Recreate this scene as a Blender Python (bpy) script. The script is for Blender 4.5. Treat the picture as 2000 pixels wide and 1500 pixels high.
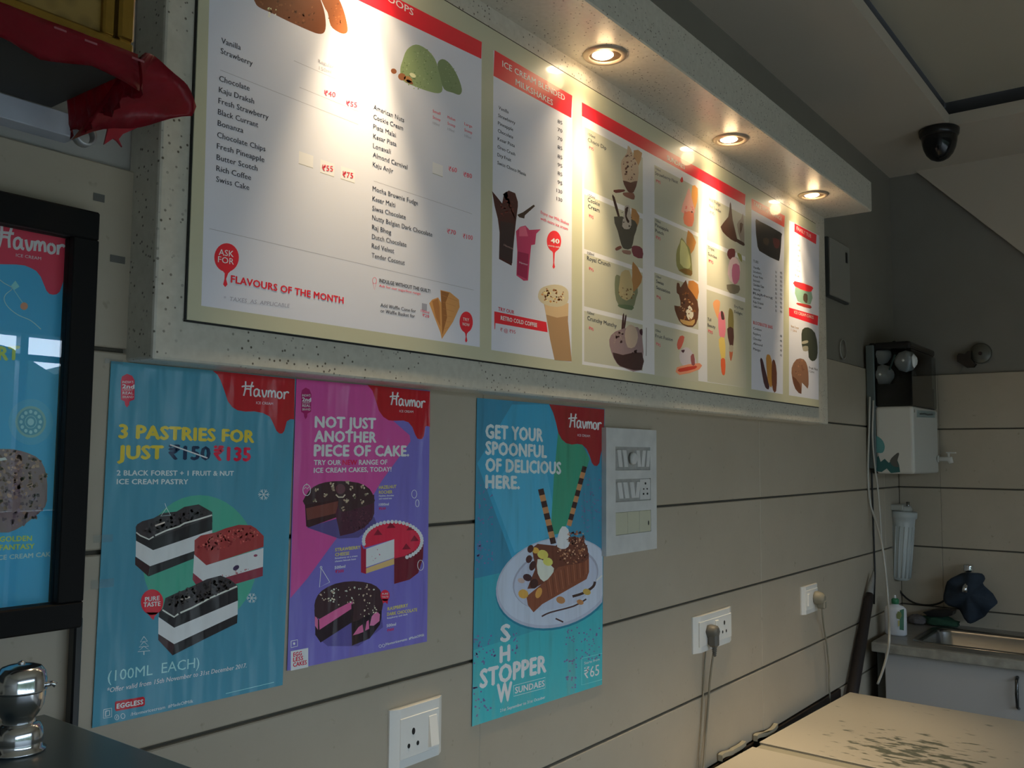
import bpy, bmesh, math, random
from mathutils import Vector, Matrix
SC = bpy.context.scene
for o in list(bpy.data.objects): bpy.data.objects.remove(o)
COL = SC.collection
EYE = 1.57                      # camera height above the floor
FPX = 1785.473
# ------------------------------------------------------------------ camera
def _R(rx, roll, rz):
    cx, sx, cz, sz = math.cos(rx), math.sin(rx), math.cos(rz), math.sin(rz)
    cy, sy = math.cos(roll), math.sin(roll)
    Rz = Matrix(((cz, -sz, 0), (sz, cz, 0), (0, 0, 1)))
    Rx = Matrix(((1, 0, 0), (0, cx, -sx), (0, sx, cx)))
    Ry = Matrix(((cy, -sy, 0), (sy, cy, 0), (0, 0, 1)))
    return Rz @ Rx @ Ry
ROT = _R(math.pi / 2 + 0.0784714959, 0.00771018573, -0.920158061)
cam = bpy.data.cameras.new('camera'); co = bpy.data.objects.new('camera', cam); COL.objects.link(co)
co.matrix_world = Matrix.Translation((0, 0, EYE)) @ ROT.to_4x4()
cam.sensor_width = 36; cam.lens = FPX / 2000 * 36; cam.clip_start = 0.02; cam.clip_end = 200
SC.camera = co
# ------------------------------------------------------------------ exposure, sky, daylight
SC.view_settings.view_transform = 'Standard'; SC.view_settings.look = 'None'
SC.view_settings.exposure = 0.0; SC.view_settings.gamma = 1; SC.view_settings.use_curve_mapping = False
W = bpy.data.worlds.new('overcast_sky'); SC.world = W; W.use_nodes = True
wn = W.node_tree.nodes; wl_ = W.node_tree.links
bg = wn['Background']; bg.inputs[0].default_value = (0.66, 0.82, 1.0, 1); bg.inputs[1].default_value = 9.5
LAMP_W = 50.0
# the shopfront is the room's daylight source: a light portal in its opening guides the sampling of the sky
pl = bpy.data.lights.new('shopfront_portal', 'AREA'); pl.shape = 'RECTANGLE'; pl.size = 5.3; pl.size_y = 2.1
pl.cycles.is_portal = True
po = bpy.data.objects.new('shopfront_portal', pl); COL.objects.link(po); po.location = (0.40, -2.55, 1.1)
po.rotation_euler = (math.radians(90), 0, 0)

# ------------------------------------------------------------------ geometry of the room in metres
def ray(px, py): return ROT @ Vector(((px - 1000) / FPX, -(py - 750) / FPX, -1.0))
O3 = Vector((0, 0, EYE))
def onY(px, py, Y): d = ray(px, py); return O3 + d * (Y / d.y)
def onX(px, py, X): d = ray(px, py); return O3 + d * (X / d.x)
def onZ(px, py, Z): d = ray(px, py); return O3 + d * ((Z - EYE) / d.z)
WY = 1.1                         # face of the long tiled wall
XR = 4.283                       # face of the far wall
ZC = EYE + 1.279                 # lower ceiling
XL, YB = -2.6, -2.6              # left wall, shopfront
rnd = random.Random(7)

# ------------------------------------------------------------------ materials
def lin(c): c /= 255; return c / 12.92 if c <= 0.04045 else ((c + 0.055) / 1.055) ** 2.4
def srgb(r, g, b, k=1.0): return tuple(min(0.92, max(0.003, lin(v) * k)) for v in (r, g, b)) + (1,)
MC = {}
def newmat(name):
    m = bpy.data.materials.new(name); m.use_nodes = True
    return m, m.node_tree.nodes, m.node_tree.links, m.node_tree.nodes['Principled BSDF']
def plain(name, c, rough=0.5, metal=0.0, coat=0.0, spec=0.5, bump=0.0, bscale=60, noise=0.0, nscale=6):
    if name in MC: return MC[name]
    m, n, l, b = newmat(name)
    b.inputs['Base Color'].default_value = c; b.inputs['Roughness'].default_value = rough
    b.inputs['Metallic'].default_value = metal; b.inputs['Coat Weight'].default_value = coat
    b.inputs['Coat Roughness'].default_value = 0.08
    b.inputs['Specular IOR Level'].default_value = spec
    if noise or bump:
        g = n.new('ShaderNodeNewGeometry')
    if noise:
        t = n.new('ShaderNodeTexNoise'); t.inputs['Scale'].default_value = nscale; t.inputs['Detail'].default_value = 6
        l.new(g.outputs['Position'], t.inputs['Vector'])
        mx = n.new('ShaderNodeMix'); mx.data_type = 'RGBA'
        mx.inputs[6].default_value = tuple(v * (1 - noise) for v in c[:3]) + (1,)
        mx.inputs[7].default_value = tuple(min(0.95, v * (1 + noise)) for v in c[:3]) + (1,)
        l.new(t.outputs['Fac'], mx.inputs[0]); l.new(mx.outputs[2], b.inputs['Base Color'])
    if bump:
        t2 = n.new('ShaderNodeTexNoise'); t2.inputs['Scale'].default_value = bscale; t2.inputs['Detail'].default_value = 3
        l.new(g.outputs['Position'], t2.inputs['Vector'])
        bp = n.new('ShaderNodeBump'); bp.inputs['Strength'].default_value = bump; bp.inputs['Distance'].default_value = 0.004
        l.new(t2.outputs['Fac'], bp.inputs['Height']); l.new(bp.outputs[0], b.inputs['Normal'])
    MC[name] = m; return m
def stone_mat():
    m, n, l, b = newmat('speckled_stone')
    g = n.new('ShaderNodeNewGeometry')
    v = n.new('ShaderNodeTexVoronoi'); v.inputs['Scale'].default_value = 105; l.new(g.outputs['Position'], v.inputs['Vector'])
    cr = n.new('ShaderNodeValToRGB'); cr.color_ramp.elements[0].position = 0.13; cr.color_ramp.elements[1].position = 0.22
    l.new(v.outputs['Distance'], cr.inputs[0])
    t = n.new('ShaderNodeTexNoise'); t.inputs['Scale'].default_value = 14; l.new(g.outputs['Position'], t.inputs['Vector'])
    c2 = n.new('ShaderNodeValToRGB'); c2.color_ramp.elements[0].position = 0.48; c2.color_ramp.elements[1].position = 0.62
    l.new(t.outputs['Fac'], c2.inputs[0])
    mm = n.new('ShaderNodeMath'); mm.operation = 'MAXIMUM'; l.new(cr.outputs[0], mm.inputs[0]); l.new(c2.outputs[0], mm.inputs[1])
    mx = n.new('ShaderNodeMix'); mx.data_type = 'RGBA'; l.new(mm.outputs[0], mx.inputs[0])
    mx.inputs[6].default_value = (0.10, 0.08, 0.055, 1)
    t3 = n.new('ShaderNodeTexNoise'); t3.inputs['Scale'].default_value = 90; l.new(g.outputs['Position'], t3.inputs['Vector'])
    m2 = n.new('ShaderNodeMix'); m2.data_type = 'RGBA'; l.new(t3.outputs['Fac'], m2.inputs[0])
    m2.inputs[6].default_value = (0.50, 0.47, 0.39, 1); m2.inputs[7].default_value = (0.66, 0.63, 0.54, 1)
    l.new(m2.outputs[2], mx.inputs[7]); l.new(mx.outputs[2], b.inputs['Base Color'])
    b.inputs['Roughness'].default_value = 0.32
    return m
def tile_mat():
    m, n, l, b = newmat('beige_wall_tile')
    g = n.new('ShaderNodeNewGeometry')
    t = n.new('ShaderNodeTexNoise'); t.inputs['Scale'].default_value = 5; t.inputs['Detail'].default_value = 8; t.inputs['Roughness'].default_value = 0.65
    l.new(g.outputs['Position'], t.inputs['Vector'])
    mx = n.new('ShaderNodeMix'); mx.data_type = 'RGBA'; l.new(t.outputs['Fac'], mx.inputs[0])
    mx.inputs[6].default_value = (0.40, 0.345, 0.260, 1); mx.inputs[7].default_value = (0.52, 0.455, 0.355, 1)
    t2 = n.new('ShaderNodeTexNoise'); t2.inputs['Scale'].default_value = 55; t2.inputs['Detail'].default_value = 2
    l.new(g.outputs['Position'], t2.inputs['Vector'])
    r2 = n.new('ShaderNodeValToRGB'); r2.color_ramp.elements[0].position = 0.70; r2.color_ramp.elements[1].position = 0.78
    r2.color_ramp.elements[0].color = (1, 1, 1, 1); r2.color_ramp.elements[1].color = (0.66, 0.62, 0.55, 1)
    l.new(t2.outputs['Fac'], r2.inputs[0])
    m2 = n.new('ShaderNodeMix'); m2.data_type = 'RGBA'; m2.blend_type = 'MULTIPLY'; m2.inputs[0].default_value = 0.6
    l.new(mx.outputs[2], m2.inputs[6]); l.new(r2.outputs[0], m2.inputs[7]); l.new(m2.outputs[2], b.inputs['Base Color'])
    b.inputs['Roughness'].default_value = 0.42
    bp = n.new('ShaderNodeBump'); bp.inputs['Strength'].default_value = 0.12; bp.inputs['Distance'].default_value = 0.002
    l.new(t.outputs['Fac'], bp.inputs['Height']); l.new(bp.outputs[0], b.inputs['Normal'])
    return m
def print_mat(c, kind):
    """flat print colour on the glossy board film, on a crinkled paper poster, or behind the light box glass"""
    key = (tuple(round(v, 3) for v in c), kind)
    if key in MC: return MC[key]
    m, n, l, b = newmat(kind + '_print')
    b.inputs['Base Color'].default_value = c
    if kind == 'board':
        b.inputs['Roughness'].default_value = 0.36; b.inputs['Coat Weight'].default_value = 0.35; b.inputs['Coat Roughness'].default_value = 0.04
    elif kind == 'poster':
        b.inputs['Roughness'].default_value = 0.24
        g = n.new('ShaderNodeNewGeometry'); mp = n.new('ShaderNodeMapping'); mp.inputs['Scale'].default_value = (16, 1, 3.2)
        t = n.new('ShaderNodeTexNoise'); t.inputs['Scale'].default_value = 1.0; t.inputs['Detail'].default_value = 2.5
        l.new(g.outputs['Position'], mp.inputs['Vector']); l.new(mp.outputs[0], t.inputs['Vector'])
        bp = n.new('ShaderNodeBump'); bp.inputs['Strength'].default_value = 1.0; bp.inputs['Distance'].default_value = 0.022
        l.new(t.outputs['Fac'], bp.inputs['Height']); l.new(bp.outputs[0], b.inputs['Normal'])
    elif kind == 'sheet':
        b.inputs['Roughness'].default_value = 0.33
    else:
        b.inputs['Roughness'].default_value = 0.5
    MC[key] = m; return m
def emis(name, c, s):
    m, n, l, b = newmat(name)
    b.inputs['Base Color'].default_value = c; b.inputs['Emission Color'].default_value = c; b.inputs['Emission Strength'].default_value = s
    return m
def glass_mat(name, c=(1, 1, 1, 1), rough=0.0):
    """thin pane: transparent with a Fresnel reflection"""
    if name in MC: return MC[name]
    m, n, l, b = newmat(name); n.remove(b)
    out = n['Material Output']; tr = n.new('ShaderNodeBsdfTransparent'); tr.inputs[0].default_value = c
    gl = n.new('ShaderNodeBsdfGlossy'); gl.inputs['Roughness'].default_value = rough
    fr = n.new('ShaderNodeFresnel'); fr.inputs[0].default_value = 1.55
    mx = n.new('ShaderNodeMixShader'); l.new(fr.outputs[0], mx.inputs[0]); l.new(tr.outputs[0], mx.inputs[1]); l.new(gl.outputs[0], mx.inputs[2])
    l.new(mx.outputs[0], out.inputs[0]); MC[name] = m; return m
STONE = stone_mat(); TILE = tile_mat()
GROUT = plain('dark_grout', (0.10, 0.09, 0.07, 1), 0.9)
PLASTER = plain('off_white_plaster', (0.44, 0.43, 0.40, 1), 0.7, bump=0.15, bscale=25, noise=0.12)
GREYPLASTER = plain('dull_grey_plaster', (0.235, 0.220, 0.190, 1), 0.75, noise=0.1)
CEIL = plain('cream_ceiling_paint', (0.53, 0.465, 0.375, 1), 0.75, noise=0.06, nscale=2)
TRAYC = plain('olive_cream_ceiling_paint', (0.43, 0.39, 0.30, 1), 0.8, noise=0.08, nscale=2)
BLACK = plain('black_paint', (0.006, 0.006, 0.006, 1), 0.45)
BPLAS = plain('black_plastic', (0.010, 0.010, 0.011, 1), 0.28)
WPLAS = plain('white_plastic', (0.78, 0.78, 0.75, 1), 0.3)
DPLAS = plain('dirty_white_plastic', (0.64, 0.64, 0.62, 1), 0.4, noise=0.22, nscale=22)
IVORY = plain('ivory_plastic', (0.55, 0.54, 0.40, 1), 0.4, noise=0.06, nscale=20)
DARKHOLE = plain('socket_hole', (0.01, 0.01, 0.01, 1), 0.8)
CHROME = plain('chrome', (0.75, 0.76, 0.78, 1), 0.15, 1.0)
STEEL = plain('brushed_steel', (0.33, 0.33, 0.32, 1), 0.26, 1.0)
GREYPL = plain('grey_plug_plastic', (0.12, 0.115, 0.10, 1), 0.5)
CORDM = plain('beige_grey_cord', (0.26, 0.23, 0.17, 1), 0.5)
BROWN = plain('dark_brown_granite', (0.022, 0.014, 0.009, 1), 0.45, noise=0.3, nscale=40)

# ------------------------------------------------------------------ mesh helpers
def worldloc(o):
    v = Vector((0, 0, 0))
    while o is not None: v += o.location; o = o.parent
    return v
def tag(o, label=None, cat=None, group=None, kind=None):
    if label: o['label'] = label
    if cat: o['category'] = cat
    if group: o['group'] = group
    if kind: o['kind'] = kind
    return o
def thing(name, label, cat, loc, group=None):
    o = bpy.data.objects.new(name, None); COL.objects.link(o); o.location = loc; o.empty_display_size = 0.05
    return tag(o, label, cat, group)
def link(name, me, mat, parent=None, loc=None):
    """mesh given in world coordinates becomes an object whose origin is its parent's (or loc)"""
    base = worldloc(parent) if parent is not None else Vector(loc if loc is not None else (0, 0, 0))
    if base.length: me.transform(Matrix.Translation(-base))
    o = bpy.data.objects.new(name, me); COL.objects.link(o)
    if parent is not None: o.parent = parent
    else: o.location = base
    for m in (mat if isinstance(mat, (list, tuple)) else [mat]): me.materials.append(m)
    return o
class MB:
    def __init__(s): s.bm = bmesh.new()
    def box(s, x0, x1, y0, y1, z0, z1, bev=0.0, mi=0, seg=1):
        t = bmesh.new(); bmesh.ops.create_cube(t, size=1)
        for v in t.verts: v.co = Vector(((x0 + x1) / 2 + v.co.x * (x1 - x0), (y0 + y1) / 2 + v.co.y * (y1 - y0), (z0 + z1) / 2 + v.co.z * (z1 - z0)))
        if bev: bmesh.ops.bevel(t, geom=t.edges[:], offset=bev, segments=seg, affect='EDGES', profile=0.5)
        return s._add(t, mi)
    def _add(s, t, mi=0, smooth=False):
        mp = {v: s.bm.verts.new(v.co) for v in t.verts}
        for f in t.faces:
            try: g = s.bm.faces.new([mp[v] for v in f.verts]); g.material_index = mi; g.smooth = smooth or f.smooth
            except ValueError: pass
        t.free(); return s
    def prism(s, pts, d, mi=0):
        """pts: world points of one face, d: extrusion vector"""
        t = bmesh.new(); a = [t.verts.new(p) for p in pts]; b = [t.verts.new(Vector(p) + Vector(d)) for p in pts]
        t.faces.new(a); t.faces.new(b[::-1]); n = len(a)
        for i in range(n): t.faces.new((a[i], b[i], b[(i + 1) % n], a[(i + 1) % n]))
        bmesh.ops.recalc_face_normals(t, faces=t.faces[:]); return s._add(t, mi)
    def lathe(s, prof, c, n=24, axis='Z', mi=0, cap=True, M=None):
        """prof: (radius, height) pairs; turned about the axis through c"""
        t = bmesh.new(); rings = []
        for r, h in prof:
            ring = []
            for i in range(n):
                a = 2 * math.pi * i / n
                p = Vector((r * math.cos(a), r * math.sin(a), h))
                if axis == 'Y': p = Vector((p.x, p.z, p.y))
                if axis == 'X': p = Vector((p.z, p.x, p.y))
                if M is not None: p = M @ p
                ring.append(t.verts.new(p + Vector(c)))
            rings.append(ring)
        for a, b in zip(rings, rings[1:]):
            for i in range(n):
                f = t.faces.new((a[i], a[(i + 1) % n], b[(i + 1) % n], b[i])); f.smooth = True
        if cap:
            t.faces.new(rings[0][::-1]); t.faces.new(rings[-1])
        bmesh.ops.recalc_face_normals(t, faces=t.faces[:]); return s._add(t, mi)
    def tube(s, pts, r, n=8, mi=0):
        pts = [Vector(p) for p in pts]; t = bmesh.new(); rings = []; up = None
        rr = r if isinstance(r, (list, tuple)) else [r] * len(pts)
        for i, p in enumerate(pts):
            d = (pts[min(i + 1, len(pts) - 1)] - pts[max(i - 1, 0)]).normalized()
            if up is None: up = d.orthogonal().normalized()
            up = (up - d * up.dot(d)).normalized(); sd = d.cross(up)
            rings.append([t.verts.new(p + (up * math.cos(2 * math.pi * k / n) + sd * math.sin(2 * math.pi * k / n)) * rr[i]) for k in range(n)])
        for a, b in zip(rings, rings[1:]):
            for k in range(n):
                f = t.faces.new((a[k], a[(k + 1) % n], b[(k + 1) % n], b[k])); f.smooth = True
        t.faces.new(rings[0][::-1]); t.faces.new(rings[-1]); return s._add(t, mi)
    def poly(s, pts, mi=0):
        try: f = s.bm.faces.new([s.bm.verts.new(p) for p in pts]); f.material_index = mi
        except ValueError: pass
        return s
    def mesh(s, name='m'):
        me = bpy.data.meshes.new(name); s.bm.to_mesh(me); s.bm.free(); return me
    def obj(s, name, mat, parent=None, loc=None): return link(name, s.mesh(name), mat, parent, loc)
def catmull(pts, closed=True, k=4):
    n = len(pts); out = []
    P = lambda i: pts[i % n] if closed else pts[max(0, min(n - 1, i))]
    for i in range(n if closed else n - 1):
        a, b, c, d = P(i - 1), P(i), P(i + 1), P(i + 2)
        for j in range(k):
            t = j / k
            out.append(tuple(0.5 * (2 * b[q] + (c[q] - a[q]) * t + (2 * a[q] - 5 * b[q] + 4 * c[q] - d[q]) * t * t + (3 * b[q] - a[q] - 3 * c[q] + d[q]) * t ** 3) for q in range(len(b))))
    if not closed: out.append(tuple(pts[-1]))
    return out
def structure(o): o['kind'] = 'structure'; return o

# ------------------------------------------------------------------ lettering
_gl = {}
def glyphs(s, bold):
    k = (s, bold)
    if k not in _gl:
        c = bpy.data.curves.new('t', 'FONT'); c.body = s; c.size = 1; c.resolution_u = 2; c.space_character = 1 + 1.2 * bold
        o = bpy.data.objects.new('t', c); m = bpy.data.meshes.new_from_object(o)
        vs = [(v.co.x, v.co.y) for v in m.vertices]; fs = [tuple(p.vertices) for p in m.polygons]
        bpy.data.objects.remove(o); bpy.data.curves.remove(c); bpy.data.meshes.remove(m)
        _gl[k] = (vs, fs, min(v[0] for v in vs), max(v[0] for v in vs))
    return _gl[k]
CAPH = 0.69
LS = 0.000014                   # thickness of one printed layer
class Print:
    """flat print on a sheet standing in the plane y = Y; shapes are measured where they lie on the sheet"""
    def __init__(s, Y, kind, k=1.0): s.Y = Y; s.kind = kind; s.k = k; s.V = []; s.F = []; s.mats = []; s.lay = 1; s.lines = []
    def start(s): s.V = []; s.F = []; s.mats = []; s.lines = []
    def mat(s, c, k=None):
        m = print_mat(srgb(*c, k=s.k if k is None else k), s.kind)
        if m not in s.mats: s.mats.append(m)
        return s.mats.index(m)
    def pt(s, p, lay):
        v = onY(p[0], p[1], s.Y); t = (s.Y - LS * lay) / s.Y
        return Vector((v.x, s.Y - LS * lay, v.z))
    def poly(s, pts, c, lay=None, k=None, smooth=0):
        if smooth: pts = catmull(pts, True, smooth)
        if lay is None: s.lay += 0.35; lay = s.lay
        i0 = len(s.V); s.V += [s.pt(p, lay) for p in pts]; s.F.append((list(range(i0, i0 + len(pts))), s.mat(c, k)))
    def world_rect(s, x0, x1, z0, z1, c, lay, k=None):
        y = s.Y - LS * lay; i = len(s.V)
        s.V += [Vector((x0, y, z0)), Vector((x1, y, z0)), Vector((x1, y, z1)), Vector((x0, y, z1))]
        s.F.append(([i, i + 1, i + 2, i + 3], s.mat(c, k)))
    def ell(s, cx, cy, rx, ry, c, lay=None, rot=0, n=20, k=None, xmax=None):
        a = math.radians(rot); pts = []
        for i in range(n):
            t = 2 * math.pi * i / n; x, y = rx * math.cos(t), ry * math.sin(t)
            X = cx + x * math.cos(a) - y * math.sin(a); Yy = cy + x * math.sin(a) + y * math.cos(a)
            if xmax is not None: X = min(X, xmax)
            pts.append((X, Yy))
        s.poly(pts, c, lay, k)
    def line(s, pts, w, c, lay=None, smooth=0, k=None):
        if smooth: pts = catmull(pts, False, smooth)
        if lay is None: s.lay += 0.35; lay = s.lay
        L, R = [], []
        for i, p in enumerate(pts):
            a = pts[max(i - 1, 0)]; b = pts[min(i + 1, len(pts) - 1)]
            d = math.hypot(b[0] - a[0], b[1] - a[1]) or 1; nx, ny = -(b[1] - a[1]) / d * w / 2, (b[0] - a[0]) / d * w / 2
            L.append((p[0] + nx, p[1] + ny)); R.append((p[0] - nx, p[1] - ny))
        mi = s.mat(c, k)
        for i in range(len(pts) - 1):
            j = len(s.V); s.V += [s.pt(q, lay) for q in (L[i], L[i + 1], R[i + 1], R[i])]; s.F.append(([j, j + 1, j + 2, j + 3], mi))
    def ring(s, cx, cy, rx, ry, w, c, lay=None, n=20):
        s.line([(cx + rx * math.cos(2 * math.pi * i / n), cy + ry * math.sin(2 * math.pi * i / n)) for i in range(n + 1)], w, c, lay)
    def text(s, t, x0, y0, x1, y1, h, c, lay=14, bold=0.0, k=None, slant=0.0):
        """baseline from (x0,y0) to (x1,y1), capital height h at its left end"""
        vs, fs, a, b = glyphs(t, bold); A = onY(x0, y0, s.Y); B = onY(x1, y1, s.Y); T = onY(x0, y0 - h, s.Y)
        H = T.z - A.z; y = s.Y - LS * lay; V = []; F = []
        sh = [(0, 0)] if bold < .008 else ([(-bold * .6, 0), (bold * .6, 0)] if bold < .03 else [(0, 0), (bold, 0), (-bold, 0), (0, bold * .7), (0, -bold * .7)])
        for j, (ox, oy) in enumerate(sh):
            i0 = len(V)
            for vx, vy in vs:
                u = (vx + ox - a) / (b - a); vy += oy; X = A.x + (B.x - A.x) * u + vy / CAPH * H * slant
                V.append((X, y - LS * .5 * j, A.z + (B.z - A.z) * u + vy / CAPH * H))
            F += [[i0 + q for q in f] for f in fs]
        s.lines.append((h, V, F, print_mat(srgb(*c, k=s.k if k is None else k), s.kind)))
    def strokes(s, quad, paths, w, c, lay=14):
        """script lettering: paths in a unit box laid into the quad TL, TR, BR, BL"""
        for pi_, p in enumerate(paths):
            lay += .6
            p = catmull(p, False, 4)
            q = []
            for u, v in p:
                v = 1 - v
                q.append(tuple((quad[0][i] * (1 - u) + quad[1][i] * u) * (1 - v) + (quad[3][i] * (1 - u) + quad[2][i] * u) * v for i in (0, 1)))
            s.line(q, w, c, lay)
    def crumbs(s, cx, cy, rx, ry, n, size, cols, rot=0, lay=None, seed=1, k=None):
        r = random.Random(seed); a = math.radians(rot)
        for _ in range(n):
            t = r.random() * 6.283; d = math.sqrt(r.random()); x, y = rx * d * math.cos(t), ry * d * math.sin(t)
            px, py = cx + x * math.cos(a) - y * math.sin(a), cy + x * math.sin(a) + y * math.cos(a)
            z = size * r.uniform(0.5, 1.3)
            s.poly([(px + z * math.cos(q + r.random()) * r.uniform(.5, 1), py + z * math.sin(q + r.random()) * r.uniform(.5, 1)) for q in (0, 1.25, 2.5, 3.8, 5)], r.choice(cols), lay, k)
    def build(s, name, parent, label=None):
        o = None
        if s.V:
            me = bpy.data.meshes.new(name); me.from_pydata([tuple(v) for v in s.V], [], [f for f, _ in s.F])
            for p, (_, m) in zip(me.polygons, s.F): p.material_index = m
            nm = name if name != 'lettering' else 'script_lettering'
            o = link(nm, me, list(s.mats), parent)
            if label: o['label'] = label
        tiny = [t for t in s.lines if t[0] < 5.6]
        for h, V, F, m in s.lines:
            if h >= 5.6:
                me = bpy.data.meshes.new('text_line'); me.from_pydata(V, [], F); link('text_line', me, m, parent)
        if tiny:
            V, F, M, I = [], [], [], []
            for h, v, f, m in tiny:
                if m not in M: M.append(m)
                n = len(V); V += v; F += [[n + q for q in g] for g in f]; I += [M.index(m)] * len(f)
            me = bpy.data.meshes.new('small_print'); me.from_pydata(V, [], F)
            for p, i in zip(me.polygons, I): p.material_index = i
            link('small_print', me, M, parent)['kind'] = 'stuff'
        s.start(); s.lay = 1
        return o
HAVMOR = [[(.03, .60), (.10, .66), (.28, .70)], [(.110, .98), (.105, .5), (.070, .02)], [(.250, .98), (.212, .5), (.215, .04)],
          [(.085, .44), (.15, .50), (.215, .48)],
          [(.375, .46), (.34, .54), (.29, .42), (.285, .14), (.32, .05), (.365, .20), (.385, .52)], [(.385, .52), (.385, .14), (.42, .07)],
          [(.445, .52), (.462, .22), (.485, .05), (.52, .22), (.535, .52)],
          [(.575, .52), (.572, .25), (.568, .05)], [(.575, .30), (.600, .50), (.632, .46), (.638, .06)], [(.642, .30), (.670, .50), (.705, .46), (.715, .06)],
          [(.800, .51), (.762, .40), (.762, .14), (.800, .05), (.842, .16), (.842, .40), (.800, .51)],
          [(.893, .52), (.895, .25), (.890, .02)], [(.898, .32), (.925, .48), (.965, .52), (.985, .44)]]
Z = lambda r: EYE + r
ROWS = [Z(v) for v in (-0.829, -0.6325, -0.379, -0.1232, 0.13, 0.3685)]
# ================================================================== THE ROOM
f = structure(MB().box(XL - .15, XR + .15, YB - .15, WY + .2, -.1, 0).obj('floor', plain('grey_floor_tile', (0.30, 0.28, 0.25, 1), 0.35, noise=.15)))
wf = structure(MB().box(XL - .15, XR + .15, WY + .012, WY + .2, 0, ZC + .35).obj('wall_front', PLASTER))
def tiles(parent, rows, cols, axis):
    g = 0.0029; gx = .0006; cache = {}
    for z0, z1 in zip(rows, rows[1:]):
        for a, b in zip(cols, cols[1:]):
            k = (round(b - a, 4), round(z1 - z0, 4)); w, h = b - a - gx, z1 - z0 - 2 * g
            if k not in cache:
                m = MB()
                if axis == 'x': m.box(-w / 2, w / 2, -.0135, .0005, -h / 2, h / 2, .0018)
                else: m.box(-.0135, .0005, -w / 2, w / 2, -h / 2, h / 2, .0018)
                cache[k] = m.mesh('tile'); cache[k].materials.append(TILE)
            o = bpy.data.objects.new('tile', cache[k]); COL.objects.link(o); o.parent = parent
            base = worldloc(parent)
            if axis == 'x': o.location = Vector(((a + b) / 2, WY + .0135, (z0 + z1) / 2)) - base
            else: o.location = Vector((XR + .0135, (a + b) / 2, (z0 + z1) / 2)) - base
# grout bed behind the tiles
MB().box(XL, XR + .012, WY + .0085, WY + .0122, .0, Z(.3665)).obj('grout', GROUT, wf)
SHADE_P = plain('wall_shade_tone', (0.235, 0.215, 0.175, 1), 0.75, noise=0.1)  # shade above the soffit and beside the board, put into the wall colour
MB().box(XL, XR + .011, WY + .0095, WY + .0122, Z(.945), ZC + .3).obj('shade_band', SHADE_P, wf)
MB().box(3.25, XR + .011, WY + .0095, WY + .0122, Z(.369), Z(.9449)).obj('shade_band', SHADE_P, wf)
tiles(wf, ROWS, [XL, -1.345, .005, 1.355, 2.705, 4.055, XR - .001], 'x')
tiles(wf, [Z(v) for v in (-1.56, -1.315, -1.07, -.829)], [3.42, 4.055, XR - .001], 'x')
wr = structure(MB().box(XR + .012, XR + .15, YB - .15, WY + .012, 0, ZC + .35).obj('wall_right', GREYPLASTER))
MB().box(XR + .0085, XR + .0125, YB, WY + .012, .0, Z(.3665)).obj('grout', GROUT, wr)
tiles(wr, [Z(-1.56), Z(-1.39), Z(-1.14), Z(-.886)] + ROWS[1:], [YB, -1.77, -.42, .93, WY], 'y')
# cream panel on the upper far wall, its lower edge on the slant
pts = [(.989, 1.279), (YB, 1.279), (YB, -.6), (-.84, -.6), (.58, .854)]
pm = MB().prism([Vector((XR - .022, a, Z(b))) for a, b in pts], (.034, 0, 0)).obj('trim_3', CEIL); structure(pm)
structure(MB().box(XL - .15, XL, YB - .15, WY + .012, 0, ZC + .35).obj('wall_left', PLASTER))
# shopfront behind the camera
sw_ = MB()
sw_.box(XL, XR + .012, YB - .15, YB, 2.17, ZC + .35); sw_.box(XL, -2.25, YB - .15, YB, 0, 2.17); sw_.box(3.05, XR + .012, YB - .15, YB, 0, 2.17)
structure(sw_.obj('wall_back', PLASTER))
ALU = plain('grey_aluminium', (0.30, 0.31, 0.32, 1), 0.4, .8)
m = MB()
for x in (-2.22, -.75, .72, 2.185, 3.02): m.box(x - .02, x + .02, YB - .1, YB - .05, .0, 2.17)
m.box(-2.25, 3.05, YB - .1, YB - .05, Z(.47), Z(.50)); m.box(-2.25, 3.05, YB - .1, YB - .05, Z(-.33), Z(-.30))
structure(m.obj('window_1', ALU))
structure(MB().box(-14, 14, -16, YB - .15, -.25, -.02).obj('floor_outside', plain('pavement', (0.34, 0.32, 0.29, 1), 0.9, noise=.2, nscale=3)))
# dark green screen added outside to block the low sky and darken reflections
SKY_SCREEN = plain('dark_sky_screen', (0.020, 0.035, 0.014, 1), .9, bump=1.0, bscale=18, noise=.6, nscale=22)
t_ = bmesh.new(); hv = []
for i in range(61):
    hv.append([t_.verts.new((-9 + i * .35, y + .10 * rnd.random(), z)) for y, z in ((-5.3, 0), (-5.25, 1.2), (-5.3, 2.28 + .10 * math.sin(i * 1.7) + .08 * rnd.random()), (-6.2, 2.3), (-6.3, 0))])
for a, b in zip(hv, hv[1:]):
    for j in range(4): t_.faces.new((a[j], b[j], b[j + 1], a[j + 1]))
m = MB(); m._add(t_); tag(m.obj('sky_screen', SKY_SCREEN, None, (1.5, -5.7, 0)), 'long dark green screen added outside the shopfront to block low sky', 'sky_screen')
# ceilings: a lower band round a raised tray
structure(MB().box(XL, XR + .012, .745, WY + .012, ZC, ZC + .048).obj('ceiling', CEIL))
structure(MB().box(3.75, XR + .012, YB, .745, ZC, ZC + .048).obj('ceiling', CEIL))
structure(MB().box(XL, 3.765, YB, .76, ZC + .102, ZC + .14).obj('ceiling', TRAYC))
m = MB(); m.box(XL, 3.80, .765, .80, ZC + .048, ZC + .14); m.box(3.772, 3.80, YB, .77, ZC + .048, ZC + .14)
structure(m.obj('trim_4', plain('dark_shadow_gap_trim', (0.02, 0.018, 0.016, 1), .7)))
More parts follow.
